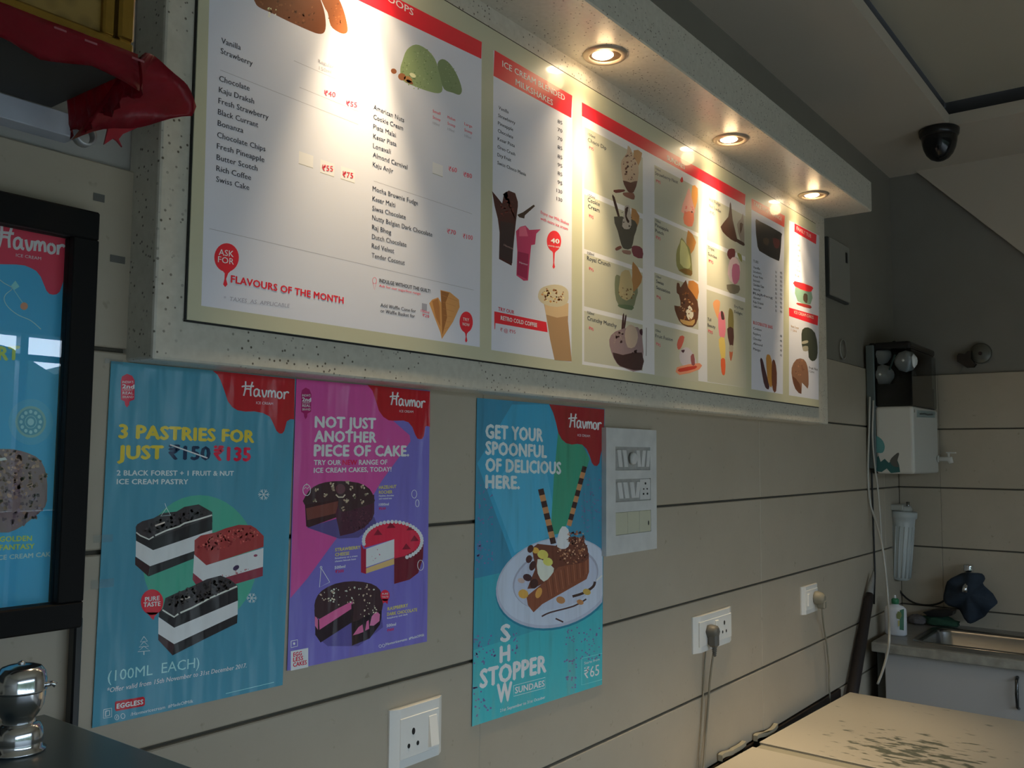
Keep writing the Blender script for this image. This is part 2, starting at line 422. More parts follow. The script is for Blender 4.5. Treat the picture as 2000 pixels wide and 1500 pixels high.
# speckled stone panel carrying the menu board, and the boxed soffit above it
SX0, SX1, SZ0 = .628, onY(1618, 829, 1.04).x, Z(.1165)
structure(MB().box(SX0, SX1, 1.04, WY + .0121, SZ0, Z(.85), .004, seg=2).obj('trim_1', STONE))
structure(MB().box(-1.2, 3.177, .881, WY + .0121, Z(.84), Z(.944), .003).obj('trim_2', STONE))
structure(MB().box(XL, 3.42, WY - .004, WY + .0121, 0, ROWS[0] - .002, .002).obj('baseboard_front', BROWN))

# recessed downlights in the soffit
LAMPX = [.955, 1.592, 2.226, 2.862]
lname = {1.592: 'round recessed downlight nearest the camera in the speckled soffit, above the milkshake list',
         2.226: 'round recessed downlight in the middle of the visible three, above the sundae columns',
         2.862: 'round recessed downlight farthest away, near the end of the speckled soffit',
         .955: 'round recessed downlight above the frame, over the chocolate scoops'}
RIM = plain('dull_bronze_chrome_rim', (0.42, 0.35, 0.27, 1), 0.35, .6)
BULB = emis('halogen_bulb', (1.0, 0.80, 0.52, 1), 40)
LYC = .973
for X in LAMPX:
    t = thing('downlight', lname[X], 'light', (X, LYC, Z(.84)), 'downlights in the soffit')
    MB().lathe([(.0335, -.0005), (.0345, -.006), (.044, -.005), (.0475, -.0005)], (X, LYC, Z(.84)), 32, cap=False).obj('rim', RIM, t)
    MB().lathe([(.0335, -.0006), (.0335, -.0012)], (X, LYC, Z(.84)), 32).obj('reflector', plain('dark_reflector', (0.12, .08, .05, 1), .3, .5), t)
    MB().lathe([(.0001, -.0020), (.020, -.0035), (.0225, -.0015)], (X - .003, LYC + .004, Z(.84)), 24, cap=False).obj('bulb', BULB, t)
    # a halogen reflector lamp: a tight hot beam thrown slightly at the wall, and a weaker wide spill
    for en, size, bl, tilt in ((LAMP_W * .80, 49, 1.0, 3), (LAMP_W * .12, 100, 1.0, 0)):
        sl = bpy.data.lights.new('downlight_beam', 'SPOT'); sl.energy = en; sl.color = (1.0, .76, .46); sl.spot_size = math.radians(size); sl.spot_blend = bl
        sl.shadow_soft_size = .018
        so = bpy.data.objects.new('downlight_beam', sl); COL.objects.link(so); so.location = (X, LYC, Z(.826))
        so.rotation_euler = (math.radians(tilt), 0, 0)
    gl_ = bpy.data.lights.new('soffit_fill', 'POINT'); gl_.energy = .20; gl_.color = (1.0, .66, .34); gl_.shadow_soft_size = .018      # extra point light added under each lamp to warm the soffit
    go = bpy.data.objects.new('soffit_fill', gl_); COL.objects.link(go); go.location = (X, LYC, Z(.812))
# ================================================================== MENU BOARD
BY = 1.036
k4 = 3.6
bt = Z(.797)
BX0, BX1 = .672, onY(1600, 798, BY).x
BZ0 = Z(.171)
board = thing('menu_board', 'long glossy cream menu board listing ice creams and sundaes on the speckled stone panel', 'menu board', (BX0, BY, BZ0))
MB().box(BX0, BX1, BY, 1.0399, BZ0, bt, .0005).obj('backing', print_mat(srgb(112, 112, 96, k=k4), 'board'), board)
MB().box(BX0 - .0025, BX0 - .0003, BY + .001, 1.0399, BZ0, bt).obj('edge_strip', BLACK, board)
MB().box(BX0 - .0025, BX1, BY + .001, 1.0399, BZ0 - .0025, BZ0 - .0003).obj('edge_strip', BLACK, board)
MB().box(BX0, BX1, BY + .0005, 1.0399, bt + .0003, bt + .0018).obj('edge_strip', plain('dark_brown_trim', (.06, .045, .03, 1), .6), board)
p = Print(BY, 'board', k4)
WHT = (128, 130, 146); RED = (122, 18, 28); INK = (26, 28, 38); GREY = (104, 104, 112); LRED = (150, 45, 60)
BAND = (150, 20, 30)
def T(s, a, b, c, d, h, col=INK, bold=0.022, **k): p.text(s, a, b, c, d, h, col, bold=bold, **k)
# --- scoops
w = lambda x, y: onY(x, y, BY)
p.poly([(413, -160), (941, 82), (937, 678), (393, 597)], WHT, 1)
p.build('printed_panel', board, 'white scoops price panel')
p.poly([(413, -190), (941, 82), (940, 115), (413, -136)], BAND, 3); T('ICE CREAM SCOOPS', 610, -84, 807, 31, 15, (205, 200, 200), .02)
p.build('header_band', board, 'red header band')
for s, a, b, c, d in [('Vanilla', 432, 84, 470, 98), ('Strawberry', 431, 104, 493, 129), ('Chocolate', 428, 158, 487, 177.5), ('Kaju Draksh', 427.5, 180, 496, 203),
    ('Fresh Strawberry', 426.5, 201.5, 524, 234), ('Black Currant', 425.5, 223, 504, 249), ('Bonanza', 425, 245, 475, 260), ('Chocolate Chips', 424, 268, 518, 296),
    ('Fresh Pineapple', 423.5, 290, 516, 317), ('Butter Scotch', 423, 312, 502.5, 334), ('Rich Coffee', 422.5, 333.5, 490, 352), ('Swiss Cake', 422, 354.6, 486.5, 371.5)]: T(s, a, b, c, d, 11)
for s, a, b, c, d in [('American Nuts', 729.5, 213, 789, 239), ('Cookie Cream', 729.3, 232, 787, 255), ('Pista Malai', 729, 251, 773, 268), ('Kesar Pista', 728.7, 270, 774, 286),
    ('Lonavali', 728.5, 288.6, 763, 300.5), ('Almond Carnival', 728.2, 306, 795.5, 331), ('Kaju Anjir', 728, 325, 767.5, 338.5),
    ('Mocha Brownie Fudge', 727.5, 372, 816, 401), ('Kesar Malti', 727.2, 391.6, 771.5, 405), ('Siwss Chocolate', 727, 410.6, 792, 428.5), ('Nutty Belgian Dark Chocolate', 726.7, 428.6, 844, 462.5),
    ('Raj Bhog', 726.5, 447.5, 763.5, 458), ('Dutch Chocolate', 726.3, 466, 793.5, 482.5), ('Red Velvet', 726, 484, 769.5, 494.5), ('Tender Coconut', 725.7, 502.6, 790, 517.5)]: T(s, a, b, c, d, 9.2)
T('INDULGE WITHOUT THE GUILT!', 740.5, 551, 840, 572, 7, bold=.03)
T('Ask for our sugarfree range', 740.5, 560, 821, 576, 5, LRED)
T('Add Waffle Cone for', 743, 599, 812, 611, 7); T('or Waffle Basket for', 743, 610, 810, 621, 7)
T('FLAVOURS OF THE MONTH', 451, 551.5, 670.5, 593, 14, BAND, .035)
T('*  TAXES  AS  APPLICABLE', 436, 586, 565, 601, 8, (92, 92, 104), 0, slant=.15)
for s, a, b, c, d, h, q in [('₹40', 633, 186, 655, 190, 10, LRED), ('₹55', 676, 206, 697, 210, 10, LRED), ('₹55', 629, 333, 650, 335, 11, BAND), ('₹75', 669, 345.5, 689.5, 348.5, 11, BAND),
    ('₹60', 876, 334, 892, 337, 9, LRED), ('₹80', 905, 345, 921.5, 348.5, 9, LRED), ('₹70', 873, 456, 890, 459, 9, LRED), ('₹100', 904, 465.5, 923, 469, 9, LRED)]: T(s, a, b, c, d, h, q, .02)
for x, y, a in [(845, 219, 'Small'), (874, 231, 'Medium'), (907, 244, 'Large')]:
    T(a, x, y, x + 15, y + 6, 5.5, LRED); T('Scoop', x, y + 12, x + 15, y + 18, 5.5, LRED); T('100ml', x, y + 23, x + 13, y + 28, 5, GREY)
T('Regular', 621, 122, 652, 134, 7, GREY, 0); T('150ml', 623, 136, 647, 144, 7, GREY, 0)
T('₹20', 825, 618, 838, 621, 5.5, LRED); T('100ml', 822, 609, 838, 613, 5, LRED)
p.build('lettering', board)
for a, b, c, d, e, g in [(626, 311, 653, 317, 653, 345)] + [(666, 324, 693, 330, 692, 357)] + [(584, 295, 612, 303, 612, 328), (845, 316, 865, 322, 865, 345)]:
    A = w(a, b); B = w(c, d); p.world_rect(A.x, B.x, w(e, g).z, A.z, (136, 136, 150), 2); p.world_rect(A.x, B.x, w(e, g).z - .001, w(e, g).z, (95, 95, 92), 3)
for a, b, c, d in [(430, 136, 700, 222), (409, 446, 925, 571), (730, 353, 922, 415), (574, 118, 655, 148), (585, 170, 700, 208)]:
    A = w(a, b); B = w(c, d); p.world_rect(A.x, B.x, A.z - .0007, A.z, (100, 100, 108), 3)
p.world_rect(w(824, 592).x, w(834, 593).x, w(824, 606).z, w(824, 592).z, (95, 96, 105), 3)
p.build('ruled_line', board)
def blob(cx, cy, rx, ry, tx, ty, c=BAND, lay=4):
    p.ell(cx, cy, rx, ry, c, lay, n=28)
    p.poly([(cx - rx * .55, cy + ry * .70), (cx + rx * .55, cy + ry * .74), (cx + rx * .12, cy + ry * 1.12), (tx + rx * .07, ty - ry * .5), (tx + rx * .18, ty - ry * .12), (tx, ty + ry * .06), (tx - rx * .18, ty - ry * .12), (tx - rx * .07, ty - ry * .5), (cx - rx * .15, cy + ry * 1.1)], c, lay + .3)
blob(442.5, 503, 24, 28, 440, 559); T('ASK', 427, 498, 456, 502, 12, (185, 170, 180), .01); T('FOR', 425.5, 512, 456.5, 517, 12, (185, 170, 180), .01)
p.build('drop_badge', board, 'red drop badge reading ASK FOR')
blob(910.5, 629, 13, 20.5, 910.5, 668); T('TRY', 904, 626, 916, 628, 6, (195, 165, 175)); T('NOW', 903.5, 635.5, 917, 638, 6, (195, 165, 175))
p.build('drop_badge', board, 'red drop badge reading TRY NOW')
CH = (92, 50, 28)
p.poly([(470, -60), (496, 0), (506, 14), (530, 25), (560, 40), (600, 58), (622, 66), (634, 62), (636, 40), (628, 5), (600, -50), (530, -80)], CH, 4, smooth=3, k=1.9)
p.poly([(610, -50), (632, 10), (640, 25), (646, 50), (660, 62), (672, 66), (679, 60), (676, 38), (668, 12), (655, -10)], (110, 62, 34), 5, smooth=3, k=1.9)
p.crumbs(560, 10, 60, 28, 60, 3.2, [(70, 38, 22), (110, 66, 40), (86, 46, 26)], 25, 6, 3, 1.9); p.crumbs(656, 30, 14, 26, 20, 2.4, [(92, 50, 28), (132, 80, 48)], 0, 6, 4, 1.9)
p.crumbs(530, 24, 10, 12, 8, 3.2, [(150, 138, 110), (168, 160, 132)], 0, 7, 5)
p.build('chocolate_scoops_picture', board)
def z2(pts): return [(380 + x / 3.448, y / 3.448) for x, y in pts]
def z3(pts): return [(380 + x / 3.448, 330 + y / 3.448) for x, y in pts]
p.poly(z2([(1385, 470), (1400, 410), (1430, 335), (1490, 300), (1560, 330), (1620, 400), (1650, 500), (1670, 600), (1640, 628), (1560, 610), (1480, 580), (1400, 540)]), (104, 118, 84), 4, smooth=3, k=2.5)
p.poly(z2([(1636, 430), (1670, 398), (1720, 430), (1770, 510), (1800, 600), (1785, 638), (1740, 625), (1680, 600), (1655, 520)]), (88, 102, 72), 5, smooth=3, k=2.5)
p.crumbs(822, 135, 36, 40, 90, 1.8, [(90, 108, 72), (122, 136, 100), (78, 92, 60)], 20, 6, 6, 2.5); p.crumbs(878, 150, 14, 26, 30, 1.6, [(76, 92, 60), (106, 118, 86)], 0, 6, 7, 2.5)
for x, y, a, b, c in [(769, 139, 6, 5, (88, 52, 34)), (785, 150, 8, 7, (96, 60, 38)), (797, 155, 9, 6, (110, 78, 48)), (806, 147, 7, 4, (150, 140, 110)), (800, 160, 8, 3, (86, 50, 30))]: p.ell(x, y, a, b, c, 7.2, 30, 10)
p.build('pista_scoops_picture', board)
WA = (150, 108, 64)
p.poly(z3([(1580, 905), (1600, 880), (1640, 865), (1660, 900), (1655, 815), (1720, 830), (1780, 880), (1785, 930), (1740, 1030), (1665, 1145), (1655, 1100), (1620, 1010)]), WA, 4, k=2.6)
p.poly(z3([(1660, 820), (1715, 835), (1690, 900), (1700, 1000), (1668, 1120)]), (112, 72, 38), 5, k=2.6); p.poly(z3([(1600, 890), (1640, 872), (1650, 930), (1655, 1060), (1625, 1000)]), (128, 84, 46), 5, k=2.6)
for q in range(6): p.line(z3([(1665 + 4 * q, 850 + 45 * q), (1770 - 12 * q, 890 + 35 * q)]), .7, (118, 78, 42), 6)
p.build('waffle_cone_picture', board)
p.ring(731.5, 548, 4, 6, .9, (150, 70, 84), 4); p.line([(728, 551), (731.5, 566), (735, 552)], .9, (150, 70, 84), 4); p.build('cone_icon', board)
# --- milkshakes
def z4(pts): return [(940 + x / 4.838, 90 + y / 4.838) for x, y in pts]
def z5(pts): return [(940 + x / 4.053, 380 + y / 4.053) for x, y in pts]
p.poly([(964, 98), (1117.7, 187), (1116, 707.5), (959.5, 683.5)], WHT, 1); p.build('printed_panel', board, 'white milkshake price panel')
p.poly([(965.8, 98), (1117.7, 187), (1115.7, 230.5), (963.8, 148)], BAND, 3)
T('ICE CREAM BLENDED', 981, 130, 1103, 197, 12, (200, 190, 180), .02); T('MILKSHAKES', 1007, 165.5, 1079.5, 206.5, 12, (200, 190, 180), .02)
p.build('header_band', board, 'red header band of the milkshake panel')
for s, a, b, c, d in [('Vanilla', 973.7, 213, 993, 222), ('Strawberry', 973, 228, 1006, 243.5), ('Pineapple', 972.6, 243, 1002, 256.5), ('Chocolate', 972.3, 258, 1002, 271.5), ('Kesar Pista', 972, 274, 1005, 288),
    ('Oreo Crush', 971.7, 289.5, 1006, 304.5), ('Dry Fruit', 971.5, 305, 998, 316), ('Swiss Choco Mania', 971.3, 320.5, 1027, 344)]: T(s, a, b, c, d, 6.6)
for i, (s, y) in enumerate([('85', 240), ('70', 256), ('70', 273), ('85', 290), ('85', 308), ('95', 324.5), ('85', 341), ('95', 358.5), ('130', 375), ('130', 391)]): T(s, 1089 if len(s) < 3 else 1087, y, 1098, y + 4, 7)
T('Enjoy our Milk Shakes', 1056, 417, 1111, 440, 6, LRED); T('with extra ice cream', 1055.5, 429, 1109, 450, 6, LRED)
T('TRY OUR', 973, 606.5, 1004, 613.5, 7, (120, 20, 34), .03); T('₹ @ ₹95', 977, 647, 1006.6, 652, 7, (120, 50, 62))
p.build('lettering', board)
p.poly([(965.4, 608), (1067, 629), (1069.5, 649), (965.4, 630.5)], BAND, 3); p.poly([(965.4, 630), (967.6, 630.5), (967, 642), (966, 644)], BAND, 3.2); T('RETRO COLD COFFEE', 978, 624.5, 1048.6, 639, 8, (205, 185, 180), .03)
p.build('header_band', board, 'small red band reading RETRO COLD COFFEE')
blob(1082, 471, 14, 20.5, 1081.5, 524, (190, 28, 34)); T('40', 1076, 474, 1092, 476, 9, (225, 200, 190), .04); T('extra only', 1071, 481, 1094, 485, 4, (215, 170, 165))
p.build('drop_badge', board, 'red drop badge with the price 40')
BRN = (44, 20, 20)
p.poly([(961, 373)] + z5([(125, 20), (165, 70), (178, 5), (200, -25)]) + z4([(205, 1400), (260, 1365), (320, 1390), (345, 1470)]) + z5([(290, 90), (275, 210), (262, 330), (240, 563), (140, 510), (145, 300), (130, 190), (105, 90)]), BRN, 4, k=3)
p.poly(z5([(150, 210), (262, 230), (245, 545), (145, 495)]), (34, 24, 26), 5, k=3); p.crumbs(990, 405, 16, 20, 24, 3, [(70, 30, 26), (58, 24, 22)], 0, 6, 9, 3)
p.poly(z5([(285, 160), (330, 140), (415, 80), (425, 92), (345, 165), (340, 190), (300, 180)]), (40, 30, 24), 5, k=3)
p.poly(z5([(275, 290), (310, 255), (350, 245), (380, 280), (470, 275), (435, 310), (425, 395), (395, 400), (385, 500), (370, 680), (335, 682), (278, 640), (285, 450)]), (150, 46, 80), 5.5, k=2.2)
p.poly(z5([(290, 450), (375, 470), (362, 670), (282, 632)]), (120, 26, 60), 6.5, k=2.2); p.poly(z5([(300, 260), (350, 250), (370, 330), (300, 330)]), (170, 80, 104), 6.5, k=2.2)
T('Havmor', 984, 480, 1003, 488, 4, (110, 90, 90), 0, lay=15); T('Havmor', 1014, 514, 1031, 519, 4, (200, 130, 150), 0, lay=15)
p.build('milkshake_glasses_picture', board)
p.poly(z5([(495, 860), (510, 940), (545, 1150), (580, 1310), (716, 1322), (700, 1150), (686, 1000), (690, 860)]), (132, 104, 74), 4, k=2.1)
p.poly(z5([(500, 870), (512, 950), (600, 975), (688, 960), (690, 860)]), (150, 128, 98), 4.6, k=2.4)
p.poly(z5([(450, 790), (470, 745), (520, 722), (580, 712), (640, 722), (680, 750), (690, 790), (680, 860), (600, 890), (500, 870), (455, 830)]), (140, 132, 112), 5, smooth=2, k=2.6)
p.crumbs(1081, 577, 22, 15, 60, 2.6, [(110, 68, 36), (150, 108, 64), (190, 160, 116), (92, 54, 30)], 5, 7, 11, 2.2)
p.build('coffee_glass_picture', board)
# --- sundaes
def z6(pts): return [(1260 + x / 4.839, 250 + y / 4.839) for x, y in pts]
def z7(pts): return [(1260 + x / 4.839, 520 + y / 4.839) for x, y in pts]
p.poly([(1137.5, 200), (1456, 380), (1455, 757), (1137, 712)], (132, 132, 134), 1)
p.build('printed_panel', board, 'pale sundae picture panel')
p.poly([(1136.4, 199.5), (1456, 380), (1455, 401), (1136.4, 226.4)], BAND, 3); T('SUNDAES', 1303, 312, 1337.5, 331, 9, (200, 150, 130), .02)
p.build('header_band', board, 'long red header band of the sundae panel')
def cell(x0, x1, ya, yb):
    A = w(x0, ya); B = w(x0, yb); p.world_rect(A.x, w(x1, ya).x, B.z, A.z, (114, 113, 101), 2)
    p.build('picture_tile', board)
for ya, yb in ((247, 368), (379, 486), (495, 598), (607, 706)): cell(1141, 1255, ya, yb)
for ya, yb in ((322, 417), (425, 520), (532, 622), (632, 733)): cell(1278, 1363, ya, yb)
for ya, yb in ((382, 468), (477, 556), (565, 745)): cell(1380, 1455, ya, yb)
for s, a, b, c, d, h in [('150ml', 1148.5, 264, 1162, 271, 5), ('Choco Dip', 1148, 276, 1184, 293, 7.5), ('150ml', 1148.5, 383, 1162, 389, 5), ('Cookie', 1148, 393, 1171, 403, 8), ('Cream', 1148.5, 406, 1171, 415, 8),
    ('150ml', 1147, 496, 1160, 500, 5), ('Royal Crunch', 1146.5, 507.5, 1192, 521, 8), ('150ml', 1147, 612, 1160, 616, 5), ('Crunchy Munchy', 1147, 624.5, 1204, 640, 8),
    ('150ml', 1280, 331, 1290, 336, 4.5), ('Strawberry Nest', 1279.6, 341, 1324, 359, 6.5), ('150ml', 1280, 432, 1290, 437, 4.5), ('Pineapple', 1279.6, 442, 1305.5, 453, 6.5), ('Punch', 1280, 453, 1296, 460, 6.5),
    ('150ml', 1281, 542, 1291, 545, 4.5), ('Swiss', 1281.5, 552, 1296, 557.5, 6.5), ('Sensation', 1281.7, 564, 1308.6, 574, 6.5), ('150ml', 1280, 647, 1290, 650, 4.5), ('Fruit Fusion', 1280, 658.5, 1313.7, 666.5, 6.5),
    ('Hot Fudge', 1385, 392, 1407, 403, 6), ('Nut Sundae', 1385, 404, 1408, 416, 6), ('Triple', 1383, 486, 1395, 491, 6), ('Sundae', 1383, 498, 1400, 506, 6), ('Tall', 1382, 626, 1389, 628, 6), ('Beauty', 1382, 637, 1397, 642, 6),
    ('Dry Fruit', 1434, 600, 1452, 606, 5), ('Delight', 1434, 611, 1450, 616, 5)]: T(s, a, b, c, d, h)
for a, b in [(1150, 291), (1150, 424), (1150, 527), (1150, 643), (1281, 356), (1281, 466), (1282, 582), (1281, 674), (1386, 417), (1384, 512), (1383, 649)]: T('₹95', a, b, a + 9, b + 4, 6, LRED)
p.build('lettering', board)
def pic(name, fn, *shapes, crumbs=(), k=2.2):
    lay = 4.5
    for c, pts in shapes: p.poly(fn(pts), c, lay, smooth=2, k=k); lay += .8
    for cx, cy, rx, ry, n, sz, cols in crumbs: (a, b), = fn([(cx, cy)]); p.crumbs(a, b, rx, ry, n, sz, cols, 0, lay, int(cx), k)
    p.build(name, board)
TAN = (128, 92, 54); DK = (40, 24, 20)
pic('sundae_picture', z4, (TAN, [(1440, 985), (1520, 1010), (1485, 1130), (1450, 1140)]), ((142, 122, 102), [(1320, 1110), (1335, 1250), (1370, 1350), (1400, 1385), (1440, 1380), (1478, 1270), (1485, 1130), (1440, 1050), (1415, 975), (1385, 940), (1375, 1010), (1340, 1060)]),
    ((62, 30, 24), [(1338, 1270), (1370, 1350), (1400, 1385), (1440, 1380), (1475, 1275), (1410, 1290)]), ((70, 30, 26), [(1250, 1360), (1350, 1355), (1350, 1375), (1270, 1388)]), ((96, 60, 50), [(1340, 1385), (1440, 1390), (1445, 1450), (1400, 1440), (1350, 1415)]),
    crumbs=[(1400, 1150, 13, 30, 34, 2.4, [(62, 32, 24), (84, 44, 32)])])
pic('sundae_picture', z5, (DK, [(1035, 15), (1055, 20), (1098, 180), (1085, 190)]), (TAN, [(1190, 105), (1252, 170), (1230, 265), (1190, 295)]), ((54, 52, 46), [(1050, 175), (1080, 290), (1110, 400), (1135, 430), (1188, 425), (1210, 330), (1235, 240), (1180, 190)]),
    ((128, 122, 116), [(1130, 150), (1135, 95), (1160, 82), (1178, 110), (1188, 250), (1150, 275), (1115, 250)]), ((36, 20, 18), [(1140, 110), (1165, 100), (1150, 170), (1172, 210), (1160, 225), (1140, 180)]), ((88, 38, 48), [(1190, 415), (1230, 405), (1275, 430), (1275, 505), (1205, 485)]), ((90, 54, 44), [(1060, 425), (1100, 405), (1110, 425), (1070, 445)]), ((104, 78, 70), [(1115, 440), (1180, 445), (1180, 475), (1125, 465)]),
    crumbs=[(1150, 200, 11, 24, 16, 2, [(34, 20, 18)])])
pic('sundae_picture', z5, ((92, 96, 74), [(1060, 650), (1058, 780), (1090, 880), (1190, 912), (1225, 820), (1238, 740), (1150, 690), (1090, 640)]), (TAN, [(1200, 530), (1275, 650), (1240, 735), (1190, 770), (1195, 640)]),
    ((140, 126, 92), [(1110, 615), (1170, 600), (1200, 720), (1195, 800), (1150, 840), (1090, 790), (1095, 690)]), ((70, 84, 60), [(1085, 870), (1200, 880), (1190, 915), (1100, 895)]), crumbs=[(1140, 790, 17, 13, 20, 2.2, [(90, 66, 36), (150, 136, 100)])])
pic('sundae_picture', z5, ((52, 30, 30), [(1120, 950), (1132, 955), (1120, 1080), (1108, 1078)]), ((52, 30, 30), [(1138, 960), (1150, 965), (1132, 1085), (1120, 1080)]), ((110, 92, 94), [(1012, 1150), (1030, 1250), (1075, 1340), (1130, 1372), (1270, 1390), (1270, 1090), (1190, 1050), (1060, 1085)]),
    ((46, 26, 26), [(1040, 1250), (1120, 1270), (1270, 1250), (1270, 1388), (1135, 1370), (1075, 1335)]), ((142, 126, 112), [(1135, 1120), (1150, 1050), (1185, 1030), (1225, 1060), (1240, 1130), (1215, 1205), (1160, 1210)]), ((48, 22, 30), [(1255, 1070), (1275, 1065), (1275, 1115), (1255, 1100)]), crumbs=[(1090, 1140, 12, 16, 16, 3, [(44, 24, 24), (120, 104, 98)]), (1215, 1245, 5, 5, 5, 3, [(40, 18, 20)])])
pic('sundae_picture', z6, ((178, 120, 62), [(445, 545), (495, 570), (490, 700), (455, 800), (440, 700)]), ((196, 128, 116), [(385, 640), (415, 565), (435, 640), (465, 760), (470, 800), (420, 820), (340, 790)]), ((190, 96, 72), [(370, 800), (460, 800), (445, 930), (370, 905)]), ((150, 30, 30), [(330, 495), (350, 460), (360, 500), (345, 515)]), crumbs=[(410, 760, 12, 10, 16, 2.4, [(210, 130, 120), (180, 90, 84)])])
pic('sundae_picture', z6, ((142, 98, 50), [(405, 965), (482, 1080), (425, 1200), (390, 1150)]), ((104, 104, 62), [(300, 1150), (292, 1250), (320, 1350), (435, 1400), (442, 1300), (425, 1150), (390, 1100), (345, 1035), (325, 1090)]), ((150, 150, 104), [(335, 1090), (350, 1060), (400, 1130), (430, 1290), (400, 1330), (330, 1280)]), ((96, 72, 34), [(320, 1345), (380, 1330), (440, 1350), (432, 1398)]))
pic('sundae_picture', z7, ((150, 98, 48), [(410, 138), (500, 170), (495, 310), (415, 290)]), ((74, 44, 28), [(300, 160), (325, 165), (335, 200), (385, 130), (405, 200), (495, 330), (500, 490), (450, 575), (350, 550), (300, 470), (275, 370), (335, 380), (320, 270), (298, 250)]),
    ((176, 166, 150), [(385, 430), (420, 370), (455, 430), (450, 490), (410, 505)]), ((150, 118, 70), [(330, 500), (420, 520), (470, 500), (450, 560), (360, 545)]), crumbs=[(400, 380, 18, 30, 40, 2.6, [(52, 30, 22), (120, 76, 40), (150, 120, 90)])])
pic('sundae_picture', z7, ((150, 70, 58), [(300, 740), (328, 662), (372, 668), (345, 760), (315, 790)]), ((150, 144, 150), [(330, 900), (328, 810), (380, 765), (430, 790), (480, 880), (480, 950), (380, 950)]), ((176, 110, 84), [(300, 955), (515, 915), (512, 975), (325, 1028)]), ((150, 44, 30), [(320, 968), (480, 940), (470, 970), (330, 1000)]), ((56, 34, 44), [(340, 795), (375, 790), (360, 820)]), ((110, 60, 62), [(430, 850), (460, 830), (470, 930), (440, 930)]))
pic('sundae_picture', z6, ((60, 34, 24), [(712, 935), (785, 840), (800, 715), (812, 720), (828, 870), (870, 1050), (850, 1075), (770, 1020)]), ((120, 108, 96), [(868, 910), (905, 860), (925, 805), (932, 900), (938, 1090), (900, 1060)]), ((50, 30, 24), [(850, 1040), (935, 1085), (930, 1115), (855, 1070)]), ((60, 36, 26), [(895, 900), (925, 910), (900, 1000)]))
pic('sundae_picture', z6, ((84, 36, 40), [(775, 1200), (790, 1145), (845, 1145), (850, 1210), (810, 1250)]), ((180, 150, 152), [(800, 1250), (850, 1220), (895, 1290), (890, 1400), (830, 1470), (780, 1380)]), ((150, 84, 108), [(830, 1290), (890, 1300), (890, 1430), (845, 1480), (820, 1400)]), ((110, 110, 60), [(870, 1180), (910, 1200), (915, 1270), (885, 1230)]), ((90, 84, 70), [(770, 1480), (890, 1490), (880, 1560), (800, 1560)]))
pic('sundae_picture', z7, ((188, 120, 80), [(640, 350), (672, 316), (708, 335), (700, 420), (690, 500), (660, 430)]), ((180, 96, 110), [(690, 500), (705, 430), (745, 440), (762, 600), (740, 690), (700, 650)]), ((196, 150, 80), [(695, 690), (750, 680), (758, 850), (730, 900), (710, 820)]), ((190, 74, 40), [(715, 880), (756, 880), (756, 1010), (740, 1030), (722, 1000)]), ((60, 40, 40), [(715, 430), (735, 430), (750, 500), (722, 500)]))
pic('sundae_picture', z7, ((96, 88, 48), [(790, 420), (808, 400), (832, 440), (835, 600), (785, 600)]), ((60, 34, 30), [(775, 590), (835, 590), (832, 750), (800, 750)]), ((140, 76, 50), [(795, 800), (830, 800), (815, 890), (803, 880)]), ((130, 124, 110), [(795, 750), (832, 750), (828, 805), (798, 805)]))
# --- take home range and cakes
p.poly([(1467.5, 387), (1532, 421.5), (1529, 770), (1467.5, 760)], WHT, 1); p.build('printed_panel', board, 'white take home panel'); p.poly([(1541, 430), (1600, 460), (1599, 781), (1541, 772)], WHT, 1)
p.build('printed_panel', board, 'white ice cream cake panel at the far end')
p.poly([(1467.7, 387.4), (1532.8, 421.5), (1531.7, 444), (1467.7, 409)], (140, 50, 44), 3); T('TAKE HOME RANGE', 1472, 401, 1527, 432, 8, (190, 120, 110)); p.build('header_band', board, 'faded red header of the take home list')
p.poly([(1551.4, 436), (1594.8, 458.7), (1593.7, 477), (1551.4, 452.5)], BAND, 3); T('FAMILY TUB', 1556, 449, 1584, 465, 7, (205, 120, 120)); p.build('header_band', board, 'short red header at the far end')
p.poly([(1541, 600.6), (1598, 617), (1597, 635.7), (1541, 617)], BAND, 3); T('ICE CREAM CAKES', 1551, 612, 1589, 623, 6, (205, 130, 120)); p.build('header_band', board, 'red band reading ICE CREAM CAKES')
T('TUBS', 1471, 512, 1481, 515, 5)
nm = ['Vanilla', 'Strawberry', 'Kesar Pista', 'Butterscotch', 'Chocolate Chips', 'American Nuts', 'Rajbhog', 'Almond', 'Kaju Draksh', 'Cookie Cream']
for i in range(10):
    y = 524 + i * 8.6 - i * .2; L = (13, 16, 19, 13, 21, 14, 38, 14, 20, 16)[i]; T(nm[i], 1471, y, 1471 + L, y + L * .25, 4.6)
    T('55', 1514, y + 9, 1517, y + 10, 4); T('95', 1523.5, y + 11, 1527.5, y + 12, 4.5)
T('BLOCKBUSTER BARS', 1471, 632.6, 1509, 642.5, 6, (150, 60, 66), .03)
for i, s in enumerate(['Cookies', 'Raspberry', 'Chocobar', 'Almond', 'Mango']): T(s, 1471, 643 + i * 10, 1471 + (16, 15, 16, 18, 14)[i], 647 + i * 10, 4.6); T('40', 1523.5, 658 + i * 9.4, 1527, 659 + i * 9.4, 4.5)
for i in range(7): T('Rs 60', 1553 + (i % 2) * 3, 479 + i * 10, 1561 + (i % 2) * 2, 482 + i * 10, 4, (70, 60, 60))
T('Black Forest', 1545, 639, 1560, 643, 4.5, (110, 90, 70)); T('1 Litre', 1545, 646, 1556, 649, 4.5, (110, 90, 70)); T('Fruit Nut', 1580, 720, 1597, 724, 4.6); T('1 Litre', 1580, 727, 1590, 729, 4.6)
p.build('lettering', board)
